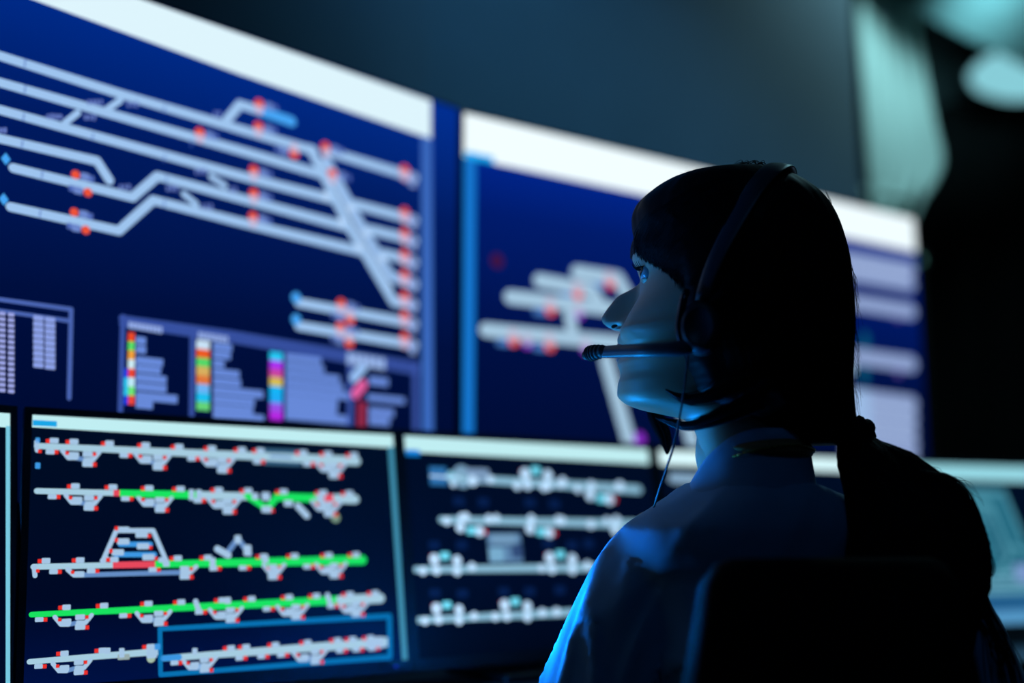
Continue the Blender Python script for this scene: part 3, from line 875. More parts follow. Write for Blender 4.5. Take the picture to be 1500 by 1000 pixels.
def head_pt(phi, z, grow=0.0):
    uf, ub, w = front(z), back(z), wid(z)
    um = ub + (uf - ub) * .5
    c, s = math.cos(phi), math.sin(phi)
    n = 2.25 if c > 0 else 2.0
    cu = math.copysign(abs(c) ** (2 / n), c); sv = math.copysign(abs(s) ** (2 / n), s)
    u = um + ((uf - um) if c > 0 else (um - ub)) * cu
    v = w * sv
    if grow:
        return HP(u + grow * c, v + grow * s, z)
    if c > 0:
        av = abs(v)
        # nose
        if zn_bot < z < zn_top:
            hgt = max(0, ridge(z) - uf)
            k = min(1, (z - zn_bot) / .002) * min(1, (zn_top - z) / .006)
            u += hgt * k * math.exp(-(av / sig_n(z)) ** 2.3)
        u += .0062 * G(av - .0135, .0055) * G(z - z_ala, .0065)
        # nostril
        u -= .0075 * G(av - .0075, .0036) * G(z - (z_ala - .0035), .0028)
        # eye socket, brow, cheekbone
        u -= .0048 * G(av - V_EYE, .012) * G(z - z_eye, .0085)
        u -= .0040 * G(av - .020, .0060) * G(z - zpy(468), .014)
        u += .0062 * G(av - .039, .014) * G(z - zpy(468), .016)
        u += .0030 * G(av - .033, .018) * G(z - (z_eye + .019), .008)
        u += .0050 * G(av - .040, .016) * G(z - zpy(452), .016)
        v += math.copysign(.003, v) * G(av - .055, .02) * G(z - zpy(455), .018)
        # lips keep to the middle
        fade = 1 - G(av, .018)
        u -= fade * .0105 * G(z - z_mouth, .0135) * math.exp(-(av / .052) ** 4)
        u -= .0016 * G(av, .022) * G(z - z_mouth, .0014)
        # chin
        u += .0022 * G(av, .016) * G(z - zpy(575), .009)
    return HP(u, v, z)

def head_mesh(bm):
    zt, zb = zpy(258), zpy(738)
    # levels: fine through the face
    zs = list(np.linspace(zt, zpy(390), 50)) + list(np.linspace(zpy(390), zpy(600), 160))[1:] + list(np.linspace(zpy(600), zb, 40))[1:]
    t = np.linspace(0, 1, 97)
    ph = list(math.pi * (t ** 1.45))
    phis = ph + [-p for p in ph[::-1]][1:-1]
    rings = [[head_pt(p, z) for p in phis] for z in zs]
    return loft(bm, rings)

BODY_B = Vector((-.42, .907, 0)).normalized(); BODY_L = Vector((-BODY_B.y, BODY_B.x, 0))     # torso forward / left
NECK = Vector((.233, 1.103, 0)); TOR = Vector((.292, 1.185, 0))
def torso_rings(g=0.0):
    # z, half width, half depth, blend neck->torso, forward shift
    L = [(1.035, .046, .048, 0, 0), (1.005, .050, .052, 0, 0), (.992, .047, .050, 0, 0), (.976, .047, .052, .06, 0), (.957, .090, .074, .25, 0), (.936, .146, .089, .5, 0),
         (.912, .174, .097, .75, 0), (.885, .182, .101, .95, 0), (.86, .182, .104, 1, 0), (.80, .174, .110, 1, .004), (.72, .160, .112, 1, .01), (.63, .155, .112, 1, .012), (.55, .168, .118, 1, .01), (.48, .176, .125, 1, 0), (.455, .165, .115, 1, 0)]
    R = []
    for z, w, d, k, f in L:
        c = NECK.lerp(TOR, k) + BODY_B * f
        ring = []
        for i in range(40):
            a = 2 * math.pi * i / 40
            ca, sa = math.cos(a), math.sin(a)
            ring.append(c + BODY_B * (d + g) * math.copysign(abs(ca) ** .85, ca) + BODY_L * (w + g) * math.copysign(abs(sa) ** .85, sa) + UP * z)
        R.append(ring)
    return R
SL = Vector((.142, 1.135, .882)); EL = Vector((.030, 1.11, .665)); WL = Vector((.130, 1.32, .766)); HLh = Vector((.152, 1.403, .758))
SR = Vector((.442, 1.262, .892)); ER = Vector((.522, 1.235, .690)); WR = Vector((.470, 1.455, .772)); HRh = Vector((.462, 1.530, .762))

def hand(bm, w, fdir, side, up):
    """palm, four fingers and a thumb, loosely curled on the desk"""
    f = fdir.normalized(); s = f.cross(UP).normalized() * side; u = UP
    add_tube(bm, [w - f * .03, w, w + f * .035 - u * .001, w + f * .078 - u * .003], [.024, .025, .034, .036], 16, 12, squash=(u, .48), round_ends=True)
    for i, (o, ln, r) in enumerate(((-.027, .068, .0078), (-.009, .077, .0083), (.009, .072, .008), (.026, .056, .007))):
        b = w + f * .070 + s * o - u * .002
        add_tube(bm, [b, b + f * ln * .4 + u * .004 + s * o * .1, b + f * ln * .75 - u * .002 + s * o * .15, b + f * ln - u * .012 + s * o * .15], [r * 1.1, r, r * .92, r * .8], 10, 12, round_ends=True)
    b = w + f * .015 - s * .022
    add_tube(bm, [b, b - s * .022 + f * .022 - u * .003, b - s * .03 + f * .052 - u * .007], [.012, .0105, .008], 10, 10, round_ends=True)

def limbs(bm, g=0.0):
    add_tube(bm, [SL + Vector((.03, .015, .012)), SL, (SL + EL) / 2 + Vector((0, .004, 0)), EL], [.040 + g, .045 + g, .041 + g, .036 + g], 20, 20, round_ends=True)
    add_tube(bm, [EL, EL.lerp(WL, .35), WL], [.037 + g, .036 + g, .024 + g], 18, 14, round_ends=True)
    add_tube(bm, [SR - Vector((.03, .015, -.012)), SR, (SR + ER) / 2, ER], [.040 + g, .045 + g, .041 + g, .036 + g], 20, 20, round_ends=True)
    add_tube(bm, [ER, ER.lerp(WR, .35), WR], [.037 + g, .036 + g, .024 + g], 18, 14, round_ends=True)

def legs(bm, g=0.0):
    for sd in (1, -1):
        hip = TOR + BODY_L * .088 * sd + UP * .53
        knee = hip + BODY_B * .40 + BODY_L * .03 * sd + UP * -.02
        ank = knee + UP * -.42 + BODY_B * .02
        add_tube(bm, [hip, hip.lerp(knee, .5), knee], [.082 + g, .072 + g, .056 + g], 20, 14, round_ends=True)
        add_tube(bm, [knee, knee.lerp(ank, .35), ank], [.053 + g, .051 + g, .034 + g], 18, 14, round_ends=True)
FEET = []
for sd in (1, -1):
    hip = TOR + BODY_L * .088 * sd + UP * .53; knee = hip + BODY_B * .40 + BODY_L * .03 * sd - UP * .02
    FEET.append(knee - UP * .42 + BODY_B * .02)

# limbs and trunk first, then the head joined to them as one skin
bm = bmesh.new()
loft(bm, torso_rings())
limbs(bm); legs(bm)
hand(bm, WL, HLh - WL, 1, UP); hand(bm, WR, HRh - WR, -1, UP)
for a in FEET:
    add_tube(bm, [a - BODY_B * .04 - UP * .045, a + BODY_B * .06 - UP * .05, a + BODY_B * .16 - UP * .063], [.03, .034, .022], 14, 12, round_ends=True)
bmesh.ops.recalc_face_normals(bm, faces=bm.faces[:])
person = link('person', bm, [skin_m], None, True, loc=(TOR.x, TOR.y, .0))
tag(person, 'woman in a light blue shirt with a long ponytail, looking up left at the displays', 'person')
remesh(person, .0045, 3)
bm = bmesh.new()
fs = head_mesh(bm)
bmesh.ops.recalc_face_normals(bm, faces=bm.faces[:])
hd = link('head_tmp', bm, [skin_m], None, True, loc=(TOR.x, TOR.y, .0))
m = person.modifiers.new('b', 'BOOLEAN'); m.operation = 'UNION'; m.solver = 'EXACT'; m.object = hd
apply_mods(person)
bpy.data.objects.remove(hd, do_unlink=True)
for p in person.data.polygons: p.use_smooth = True

def add_lid(bm, c, r, a0, a1, sgn):
    """a shell strip over the eyeball between two elevations (degrees)"""
    rings = []
    for e in np.linspace(a0, a1, 8):
        e = math.radians(e)
        for_r = []
        for k in range(17):
            az = math.radians(-72 + 144 * k / 16)
            for_r.append(c + D * r * math.cos(e) * math.cos(az) + LF * r * math.cos(e) * math.sin(az) + UP * r * math.sin(e))
        rings.append(for_r)
    loft(bm, rings, cap=False, closed=False)

for sgn in (1, -1):
    ec = SV(962, 411, 0) ; ec = HP((ec - HC).dot(D), V_EYE * sgn, ec.z)
    look = (D * .93 + UP * .25 + LF * .0).normalized()
    bm = bmesh.new(); add_ball(bm, ec, .0115, nu=28, nv=20)
    eye = link('eye', bm, eye_m, person, True)
    bm = bmesh.new()
    add_disc_solid(bm, ec, (look + LF * .25).normalized(), [(.0066, .0098), (.0062, .0102), (.0042, .0113), (.0005, .0120)], 24)
    link('iris', bm, iris_m, eye, True)
    bm = bmesh.new()
    add_lid(bm, ec, .0126, 30, 80, sgn); add_lid(bm, ec, .0124, -30, -75, sgn)
    link('eyelid', bm, skin_m, person, True)
    bm = bmesh.new()
    for k in range(15):
        az = math.radians(-58 + 116 * k / 14); e = math.radians(30)
        dr = (D * math.cos(az) + LF * math.sin(az)).normalized()
        a = ec + (dr * math.cos(e) + UP * math.sin(e)) * .0128
        add_tube(bm, [a, a + dr * .004 - UP * .0008, a + dr * .0068 + UP * .0016, a + dr * .0082 + UP * .0048], [.00045, .0004, .0003, .0001], 5, 6)
    link('eyelashes', bm, hair_m, person)
    bm = bmesh.new()
    for k in range(60):
        v = .013 + .034 * k / 59
        z0 = z_eye + .024 + .004 * math.sin((k / 59) * 2.2) + random.uniform(-.0015, .0015)
        s = v / max(.01, wid(z0)); ph = math.asin(min(.99, abs(s) ** 1.125)) * sgn
        a = head_pt(ph, z0); b2 = head_pt(ph + .05 * sgn, z0 + .002)
        add_tube(bm, [a - D * .0005, a.lerp(b2, .5) + D * .0014, b2 + D * .0008], [.0004, .0004, .0001], 4)
    link('eyebrow', bm, hair_m, person)
# dark ellipsoids on the nose, painted as the shade inside the nostrils
skinb = BVHTree.FromPolygons([v.co + origin_of(person) for v in person.data.vertices], [tuple(q.vertices) for q in person.data.polygons])
for sgn in (1, -1):
    q0 = SV(900, 481.5, 0); q0 = HP((q0 - HC).dot(D), .0085 * sgn, q0.z)
    near, nrm, _, _ = skinb.find_nearest(q0)
    bm = bmesh.new(); ax = (D * .8 + UP * -.2 - LF * .45 * sgn).normalized()
    ax = (ax - nrm * ax.dot(nrm)).normalized()
    add_ball(bm, near - nrm * .0004, .0036, ax, nrm.cross(ax), nrm, (1.25, .62, .28))
    link('nostril', bm, mat('nostril_shade', (30, 16, 14), .9, .1), person, True)
# lips
bm = bmesh.new()
for up_, zz, r in ((1, zpy(507, 905), .0034), (-1, zpy(528, 905), .0042)):
    pts, rr = [], []
    for k in range(15):
        t = -1 + 2 * k / 14
        v = .0235 * t
        z0 = z_mouth + (zz - z_mouth) * (1 - t * t) * .95
        s = abs(v) / wid(z0); ph = math.copysign(math.asin(min(.99, s ** 1.125)), v)
        p_ = head_pt(ph, z0)
        pts.append(p_ - D * (r * .55)); rr.append(r * max(.25, (1 - t * t) ** .5))
    add_tube(bm, pts, rr, 12, 30, round_ends=False)
link('lips', bm, lip_m, person, True)
# ear (mostly under the hair and the headset)
for sgn in (1, -1):
    bm = bmesh.new()
    c = HP(*(lambda a: (a[0], 0, a[1]))(uz(1052, 470)))
    c = c + LF * (.071 * sgn)
    rings = []
    for j in range(6):
        t = j / 5
        rings.append([c + D * (.016 * math.cos(a) * (1 - .35 * t) - .004 * math.sin(a)) + UP * (.03 * math.sin(a) * (1 - .3 * t) * (1 if math.sin(a) > 0 else .9)) + LF * sgn * (.002 + .010 * math.sin(t * 2.2) - .004 * math.cos(a)) for a in np.linspace(0, 2 * math.pi, 28, endpoint=False)])
    loft(bm, rings)
    bmesh.ops.recalc_face_normals(bm, faces=bm.faces[:])
    link('ear', bm, skin_m, person, True)

# ---- hair
hfront = prof([(1090, 246), (1040, 252), (1000, 262), (970, 277), (947, 294), (932, 312), (927, 328), (929, 345), (936, 365), (945, 390), (950, 420), (945, 470), (935, 520), (930, 560), (950, 598), (1005, 612), (1020, 650)])
hback = prof([(1090, 246), (1142, 252), (1190, 273), (1217, 298), (1236, 338), (1247, 385), (1252, 440), (1252, 500), (1250, 560), (1253, 600), (1262, 640), (1263, 655)])
hwid = interp([(zpy(y), w) for y, w in ((246, .004), (250, .022), (258, .040), (275, .058), (300, .072), (340, .082), (390, .088), (450, .089), (500, .086), (550, .078), (590, .066), (615, .054), (640, .040), (655, .030))])
hb_px = interp([(330, 900), (366, 900), (371, 926), (378, 943), (388, 958), (397, 976), (404, 996), (430, 1006), (480, 1006), (530, 1014), (560, 1034), (585, 1052), (605, 1085), (620, 1120), (632, 1155), (642, 1200), (655, 1225)])
def hair_outer(phi, z):
    uf, ub, w = hfront(z), hback(z), hwid(z)
    um = ub + (uf - ub) * .5
    c, s = math.cos(phi), math.sin(phi)
    return HP(um + (uf - um) * (math.copysign(abs(c) ** .95, c)), w * math.copysign(abs(s) ** .95, s), z)
PHI0 = {}
def phi0(z, py):
    xb = hb_px(py)
    k = round(z, 5)
    if k in PHI0: return PHI0[k]
    best = 0
    for i in range(0, 181):
        ph = math.pi * i / 180
        if proj(hair_outer(ph, z))[0] < xb: best = ph
    PHI0[k] = best
    return best
def sstep(a, b, x):
    t = min(1, max(0, (x - a) / (b - a))); return t * t * (3 - 2 * t)
NZ, NP = 120, 128
hair_rings = []
for j in range(NZ):
    py = 246.5 + (652 - 246.5) * j / (NZ - 1)
    z = zpy(py, 1120)
    ring = []
    p0 = phi0(z, py) if py > 332 else 0
    for i in range(NP):
        ph = -math.pi + 2 * math.pi * i / NP
        o = hair_outer(ph, z)
        cc = HP((hfront(z) + hback(z)) / 2, 0, z); q_ = head_pt(ph, z, .003)
        if py < 372 and (q_ - cc).length > (o - cc).length: o = q_
        if py > 332:
            inner = head_pt(ph, z, -.014)
            k = sstep(p0 - .09, p0 + .04, abs(ph)) if p0 > .15 else 1
            o = inner.lerp(o, k)
        # soft strand relief
        q = o - HC
        o = o + (o - HP(0, 0, z)).normalized() * .0016 * noise.noise(Vector((ph * 9, z * 14, 0)))
        ring.append(o)
    hair_rings.append(ring)
bm = bmesh.new()
loft(bm, hair_rings)
bmesh.ops.recalc_face_normals(bm, faces=bm.faces[:])
bvh = BVHTree.FromBMesh(bm)
def on_hair(px, py, lift=.0008):
    r = ray(px, py).normalized()
    h_, nrm, _, _ = bvh.ray_cast(CAM, r)
    if h_ is None: return None
    return h_ - r * lift
def strands(bm, guides, count, rad=.00032, jit=5, wob=3, lift=.0012):
    n = 9
    G_ = [catmull(g, n) for g in guides]
    for _ in range(count):
        t = random.random() * (len(G_) - 1); i = min(int(t), len(G_) - 2); f_ = t - i
        jx, jy = random.gauss(0, jit), random.gauss(0, jit); a = random.uniform(0, 6); s0 = random.uniform(0, .25); s1 = random.uniform(.75, 1)
        pts = []
        for k in range(n):
            tt = k / (n - 1)
            if tt < s0 or tt > s1: continue
            q = G_[i][k] * (1 - f_) + G_[i + 1][k] * f_
            p_ = on_hair(q[0] + jx * (1 - .5 * tt) + wob * math.sin(a + 3 * tt), q[1] + jy * (1 - .6 * tt), lift * random.uniform(.3, 1.3))
            if p_ is not None: pts.append(p_)
        # break where the surface jumps
        if len(pts) < 3 or any((x - y).length > .05 for x, y in zip(pts, pts[1:])): continue
        add_tube(bm, pts, [rad] * (len(pts) - 1) + [rad * .3], 4, cap=False)
strands(bm, [[(1085, 251), (1030, 275), (982, 300), (952, 325), (940, 345), (938, 362)],
             [(1090, 257), (1040, 285), (1000, 315), (972, 345), (960, 368), (957, 385)],
             [(1095, 264), (1055, 300), (1022, 335), (997, 362), (983, 382), (979, 395)],
             [(1105, 277), (1075, 320), (1047, 355), (1022, 380), (1008, 396), (1004, 410)],
             [(1120, 300), (1100, 345), (1070, 390), (1047, 420), (1033, 440), (1024, 462)]], 900)
strands(bm, [[(1130, 262), (1180, 300), (1215, 360), (1235, 440), (1240, 530), (1250, 620)],
             [(1110, 270), (1140, 330), (1170, 420), (1190, 510), (1220, 590), (1250, 632)],
             [(1080, 330), (1090, 400), (1100, 480), (1130, 560), (1180, 610), (1245, 638)],
             [(1050, 430), (1055, 500), (1070, 550), (1110, 600), (1180, 630), (1245, 642)]], 900)
pb_ = origin_of(person)
pbvh = BVHTree.FromPolygons([v.co + pb_ for v in person.data.vertices], [tuple(q.vertices) for q in person.data.polygons])
_old = on_hair
def on_hair(px, py, lift=.0008):
    r = ray(px, py).normalized()
    ds = [h_[3] for h_ in (bvh.ray_cast(CAM, r), pbvh.ray_cast(CAM, r)) if h_[0] is not None]
    return CAM + r * (min(ds) - lift) if ds else None
strands(bm, [[(985, 290), (955, 315), (938, 340), (933, 362), (934, 376)],
             [(1000, 300), (970, 330), (952, 358), (947, 376), (949, 388)],
             [(1020, 315), (990, 348), (971, 372), (965, 386), (967, 397)],
             [(1040, 340), (1010, 370), (991, 388), (985, 400), (987, 412)],
             [(1060, 370), (1030, 395), (1012, 408), (1004, 420), (1002, 434)]], 900, jit=4, wob=2, lift=.0018)
on_hair = _old
def free_strand(bm, pxs, v, rad=.0003, n=16):
    vs = v if hasattr(v, '__len__') else [v] * len(pxs)
    add_tube(bm, [SV(x, y, a) for (x, y), a in zip(pxs, vs)], [rad] * (len(pxs) - 1) + [rad * .4], 5, n, cap=False)
# flyaway hairs on the crown and behind the head
for k in range(46):
    x = random.uniform(1000, 1122); y0 = 246 + (1122 - x) ** 2 / 1150 * .9
    dx = random.uniform(-16, 10)
    free_strand(bm, [(x + 14, y0 + 8), (x + 4, y0 - random.uniform(0, 4)), (x + dx, y0 - random.uniform(1, 8) + max(0, -dx) * .2)], random.uniform(-.02, .02), .00022, 8)
for k in range(26):
    x = random.uniform(1085, 1125)
    free_strand(bm, [(x + 8, 256), (x + 2, 243), (x - random.uniform(0, 9), 240 - random.uniform(0, 6)), (x - random.uniform(8, 22), 244)], random.uniform(-.02, .02), .0003, 10)
for k in range(46):
    y = random.uniform(290, 600); x = 1217 + 35 * sstep(290, 420, y)
    free_strand(bm, [(x - 8, y - 20), (x + 1, y), (x + random.uniform(0, 7), y + random.uniform(10, 30)), (x + random.uniform(-2, 14), y + random.uniform(25, 60))], random.uniform(-.02, .02), .0002, 9)
hair = link('hair', bm, hair_m, person, True)

# ponytail
def pony_c(px, py, Y): return atY(px, py, Y)
PT = [(1240, 628, 1.10, 26), (1249, 642, 1.095, 23), (1268, 672, 1.075, 42), (1300, 712, 1.06, 66), (1332, 765, 1.05, 92), (1346, 815, 1.045, 100), (1343, 862, 1.04, 96), (1336, 910, 1.04, 90), (1332, 970, 1.04, 84), (1335, 1040, 1.04, 60), (1340, 1110, 1.05, 30)]
ptc = catmull(PT, 70)
bm = bmesh.new()
rings = []
for k, (px, py, Y, r) in enumerate(ptc):
    c = pony_c(px, py, Y); R = r / F * Y
    a = ptc[max(0, k - 1)]; b2 = ptc[min(len(ptc) - 1, k + 1)]
    t = (pony_c(*b2[:3]) - pony_c(*a[:3])).normalized()
    sx = t.cross(Vector((0, -1, 0))).normalized(); sy = t.cross(sx).normalized()
    ring = []
    for i in range(96):
        an = 2 * math.pi * i / 96
        rel = 1 + .07 * noise.noise(Vector((math.cos(an) * 5, math.sin(an) * 5, k * .035))) + .035 * noise.noise(Vector((math.cos(an) * 17, math.sin(an) * 17, k * .05)))
        ring.append(c + sx * R * rel * math.cos(an) + sy * min(R * .5, .030) * rel * math.sin(an))
    rings.append(ring)
loft(bm, rings)
bmesh.ops.recalc_face_normals(bm, faces=bm.faces[:])
nr = len(rings)
for _ in range(700):
    i = random.randrange(96); k0 = random.randrange(0, nr // 2); k1 = min(nr - 1, k0 + random.randrange(18, 45)); pts = []
    for k in range(k0, k1, 4):
        c = sum((Vector(v) for v in rings[k]), Vector()) / 96
        i2 = (i + int((k - k0) * random.choice((-.1, 0, .1)))) % 96
        pts.append(c + (rings[k][i2] - c) * random.uniform(1.0, 1.035))
    if len(pts) > 2: add_tube(bm, pts, [.0004] * (len(pts) - 1) + [.0002], 4, cap=False)
def pony_strand(pxs, Y=1.045, rad=.0006, n=24):
    add_tube(bm, [atY(x, y, Y) for x, y in pxs], [rad] * (len(pxs) - 1) + [rad * .5], 5, n, cap=False)
for _ in range(16):
    o = random.uniform(-9, 5); o2 = random.uniform(-8, 4)
    pony_strand([(1352 + o, 690), (1385 + o, 702 + o2), (1412 + o, 722 + o2), (1430 + o, 750), (1443 + o * .7, 790), (1449 + o * .5, 818), (1446 + o * .4, 838)], 1.045 + random.uniform(-.012, .012))
for o in (0, 3, 6, 9):
    pony_strand([(1440 - o, 790), (1452 - o, 812), (1457 - o, 833), (1450 - o, 847), (1436, 850 - o * .6), (1425, 848)], 1.04 + o * .001, .0007)
for _ in range(24):
    x = random.uniform(1280, 1400); y0 = 655 + (x - 1280) * .5
    pony_strand([(x - 25, y0 - 4), (x, y0 - random.uniform(2, 10)), (x + 22, y0 + random.uniform(-8, 6)), (x + 42, y0 + random.uniform(8, 30))], 1.06, .00022, 10)
for _ in range(40):
    x = random.uniform(1405, 1440); w_ = random.uniform(-14, 22)
    pony_strand([(x, 850), (x + 14, 890), (x + 34 + w_ * .3, 930), (x + 44 + w_, 970), (x + 52 + w_ * 1.4, 1015)], 1.05 + random.uniform(-.02, .02), .0006)
pony = link('ponytail', bm, hair_m, person, True)
# scrunchie
bm = bmesh.new()
c = pony_c(1252, 636, 1.095); t = (pony_c(1268, 672, 1.075) - pony_c(1245, 628, 1.10)).normalized()
sx = t.cross(Vector((0, -1, 0))).normalized(); sy = t.cross(sx).normalized()
rings = []
for i in range(40):
    a = 2 * math.pi * i / 40; rr = .0045 * (1 + .35 * math.sin(a * 9)); d_ = sx * math.cos(a) + sy * math.sin(a)
    rings.append([c + d_ * (.0155 + rr * math.cos(b_)) + t * rr * 1.6 * math.sin(b_) for b_ in np.linspace(0, 2 * math.pi, 12, endpoint=False)])
rings.append(rings[0])
loft(bm, rings, cap=False); bmesh.ops.remove_doubles(bm, verts=bm.verts[:], dist=1e-6)
bmesh.ops.recalc_face_normals(bm, faces=bm.faces[:])
link('hair_tie', bm, mat('hair_tie_cloth', (14, 14, 20), .9, .1, noise_scale=80), pony, True)
# loose locks by the jaw
def lock(pxs, vs, rad, sq=.45):
    bm = bmesh.new()
    pts = [SV(x, y, v) for (x, y), v in zip(pxs, vs)]
    add_tube(bm, pts, rad, 14, 30, squash=(LF, sq))
    for _ in range(60):
        o = Vector((random.gauss(0, 1), random.gauss(0, 1), random.gauss(0, 1))) * .5
        add_tube(bm, [p_ + o * r_ for p_, r_ in zip(pts, rad)], .00035, 4, 14, cap=False)
    bmesh.ops.recalc_face_normals(bm, faces=bm.faces[:])
    return link('hair_lock', bm, hair_m, person, True)
lock([(1100, 545), (1068, 566), (1035, 581), (1003, 584), (976, 571)], [.072, .073, .070, .064, .058], [.010, .009, .006, .0042, .0008])
lock([(1115, 585), (1070, 604), (1035, 618), (1000, 624), (962, 612)], [.070, .070, .066, .058, .050], [.009, .0085, .006, .0042, .0008])
lock([(975, 560), (958, 595), (966, 620), (975, 642), (977, 664)], [-.058, -.062, -.062, -.06, -.058], [.003, .007, .0085, .0065, .001], .35)

# ---- clothes
bm = bmesh.new()
R = torso_rings(.011)
for i in range(len(R[0])):
    pass
loft(bm, R[3:])
limbs(bm, .0155)
bmesh.ops.recalc_face_normals(bm, faces=bm.faces[:])
shirt = link('shirt', bm, shirt_m, person, True)
remesh(shirt, .005, 10)
# folds
me = shirt.data
base_o = origin_of(shirt)
me.calc_loop_triangles()
for v in me.vertices:
    w_ = v.co + base_o
    n_ = v.normal
    # drag folds run down the sleeve and across the back
    a = noise.noise(Vector((w_.x * 22 + w_.z * 9, w_.y * 22, w_.z * 5)))
    b_ = noise.noise(Vector((w_.x * 9, w_.y * 9, w_.z * 9 + 4)))
    c_ = 1 - abs(noise.noise(Vector((w_.x * 13 - w_.z * 12, w_.y * 13, w_.z * 4 + 9)))) * 2
    # sleeve folds that run along the arm
    ar = (w_ - SL).dot((EL - SL).normalized()); rd = w_ - SL - (EL - SL).normalized() * ar
    slv = 1 if (rd.length < .085 and ar > .0) else 0
    an = math.atan2(rd.dot(Vector((1, 0, 0))), rd.dot(Vector((0, 1, 0))))
    f1 = 1 - 2.2 * abs(noise.noise(Vector((an * 1.6 + ar * 6, ar * 7, 3.3))))
    v.co += n_ * (.0035 * a + .004 * b_ + .003 * max(0, c_) ** 2 + slv * .0075 * max(0, f1) ** 2)
# collar standing round the neck: high at the nape, low at the throat
bm = bmesh.new()
ctr = NECK.lerp(TOR, .0)
ctop = interp([(-60, 705), (0, 718), (40, 714), (68, 704), (100, 672), (130, 643), (155, 634), (180, 634), (215, 640), (260, 665), (300, 705), (360, 718), (420, 704)])
def ctop_z(a): return zpy(ctop(math.degrees(a) % 360), 1090)
def flare(a): return .002 + .014 * max(0, .3 + math.cos(a)) + .008 * max(0, math.cos(a)) + .008 * abs(math.sin(a))
def cring(a, dr, z):
    return ctr + BODY_B * dr * math.cos(a) * 1.04 + BODY_L * dr * math.sin(a) + UP * z
rin = []
for i in range(72):
    a = 2 * math.pi * i / 72
    zt = ctop_z(a); zb = .955 - .004 * math.cos(a); h_ = zt - zb
    ring = []
    for k in range(9):
        t = k / 8
        ring.append(cring(a, .0575 + flare(a) * (1 - t) ** 1.7 + .001 * noise.noise(Vector((a * 3, t * 4, 0))), zb + h_ * t))
    for k in range(9):
        t = 1 - k / 8
        ring.append(cring(a, .0553 + (flare(a) - .002) * (1 - t) ** 1.7, zb + h_ * t))
    rin.append(ring)
rin.append(rin[0])
fs = loft(bm, rin, cap=False, closed=True); bmesh.ops.remove_doubles(bm, verts=bm.verts[:], dist=1e-6)
bmesh.ops.recalc_face_normals(bm, faces=bm.faces[:])
link('collar', bm, shirt_m, shirt, True)
# brown trim that shows between collar and shirt back
def collar_r(a, z):
    zt = ctop_z(a); zb = .955 - .004 * math.cos(a); t = min(1, max(0, (z - zb) / (zt - zb)))
    return .0575 + flare(a) * (1 - t) ** 1.7
bm = bmesh.new()
rr = []
for i in range(33):
    a = math.radians(128 + 110 * i / 32); w_ = math.sin(math.pi * i / 32) ** .6
    zc2 = zpy(660, 1150); hh = .0082 * w_ + .0003
    rr.append([cring(a, collar_r(a, zc2 + hh) + .0012, zc2 + hh), cring(a, collar_r(a, zc2) + .0032, zc2), cring(a, collar_r(a, zc2 - hh) + .0012, zc2 - hh), cring(a, collar_r(a, zc2) - .001, zc2)])
loft(bm, rr, cap=True); bmesh.ops.recalc_face_normals(bm, faces=bm.faces[:])
link('neck_trim', bm, trim_m, shirt, True)
bm = bmesh.new(); legs(bm, .01)
loft(bm, torso_rings(.006)[10:])
bmesh.ops.recalc_face_normals(bm, faces=bm.faces[:])
tr = link('trousers', bm, pants_m, person, True); remesh(tr, .008, 5)
for a in FEET:
    bm = bmesh.new()
    add_tube(bm, [a - BODY_B * .055 - UP * .038, a + BODY_B * .05 - UP * .044, a + BODY_B * .19 - UP * .058], [.042, .046, .032], 16, 14, round_ends=True)
    for v in bm.verts: v.co.z = max(v.co.z, .004)
    link('shoe', bm, shoe_m, person, True)
# thin gold chain at the nape
bm = bmesh.new()
pts = []
for i in range(60):
    a = 2 * math.pi * i / 60
    z = zpy(657, 1150) - .038 * (1 + math.cos(a)) * .5 - .004 * math.sin(a)
    k_ = sstep(-.75, -.45, math.cos(a)); pts.append(cring(a, (collar_r(a, z) + .0042) * (1 - k_) + .0530 * k_, z))
for i in range(60):
    a_, b_ = pts[i], pts[(i + 1) % 60]
    add_tube(bm, [a_, a_.lerp(b_, .5) + UP * .0004, b_], .0009, 6)
ch = link('necklace', bm, gold_m, None, True, loc=(ctr.x, ctr.y, .978))
tag(ch, 'thin gold chain round the nape of the woman above her shirt back', 'necklace')

# ---- headset
hs_m = mat('headset_plastic', (44, 50, 60), .38, .45, noise_scale=60)
pad_m = mat('ear_pad', (14, 14, 16), .7, .3, bump=.2)
foam_m = mat('mic_foam', (18, 20, 22), .55, .4)
cupc = SV(1026, 480, .098)
headset = empty('headset', cupc, 'black call headset with a boom microphone worn by the seated woman', 'headset')
topz = SV(1150, 248, 0)
ut, zt_ = (topz - HC).dot(D), topz.z
uc, zc_ = uz(1046, 468)
bm = bmesh.new()
rings = []
for k in range(61):
    al = math.pi * k / 60
    s_, c_ = math.sin(al), math.cos(al)
    u = uc + (ut - uc) * s_ ** 1.15; z = zc_ + (zt_ - zc_) * s_ ** .92; v = .097 * math.copysign(abs(c_) ** .85, c_)
    rings.append((u, v, z, s_))
bp = [HP(u, v, z) for u, v, z, _ in rings]
cen = HP((ut + uc) / 2, 0, zc_)
for k in range(2, 59):
    dr = (bp[k] - cen).normalized()
    h_, _, _, ds = bvh.ray_cast(cen, dr)
    if h_ is not None: bp[k] = cen + dr * max((bp[k] - cen).length, ds + .0025)
for _ in range(3):
    bp = [bp[0]] + [bp[k] * .5 + (bp[k - 1] + bp[k + 1]) * .25 for k in range(1, 60)] + [bp[60]]
RR = []
cen = HP((ut + uc) / 2 - .0, 0, zc_)
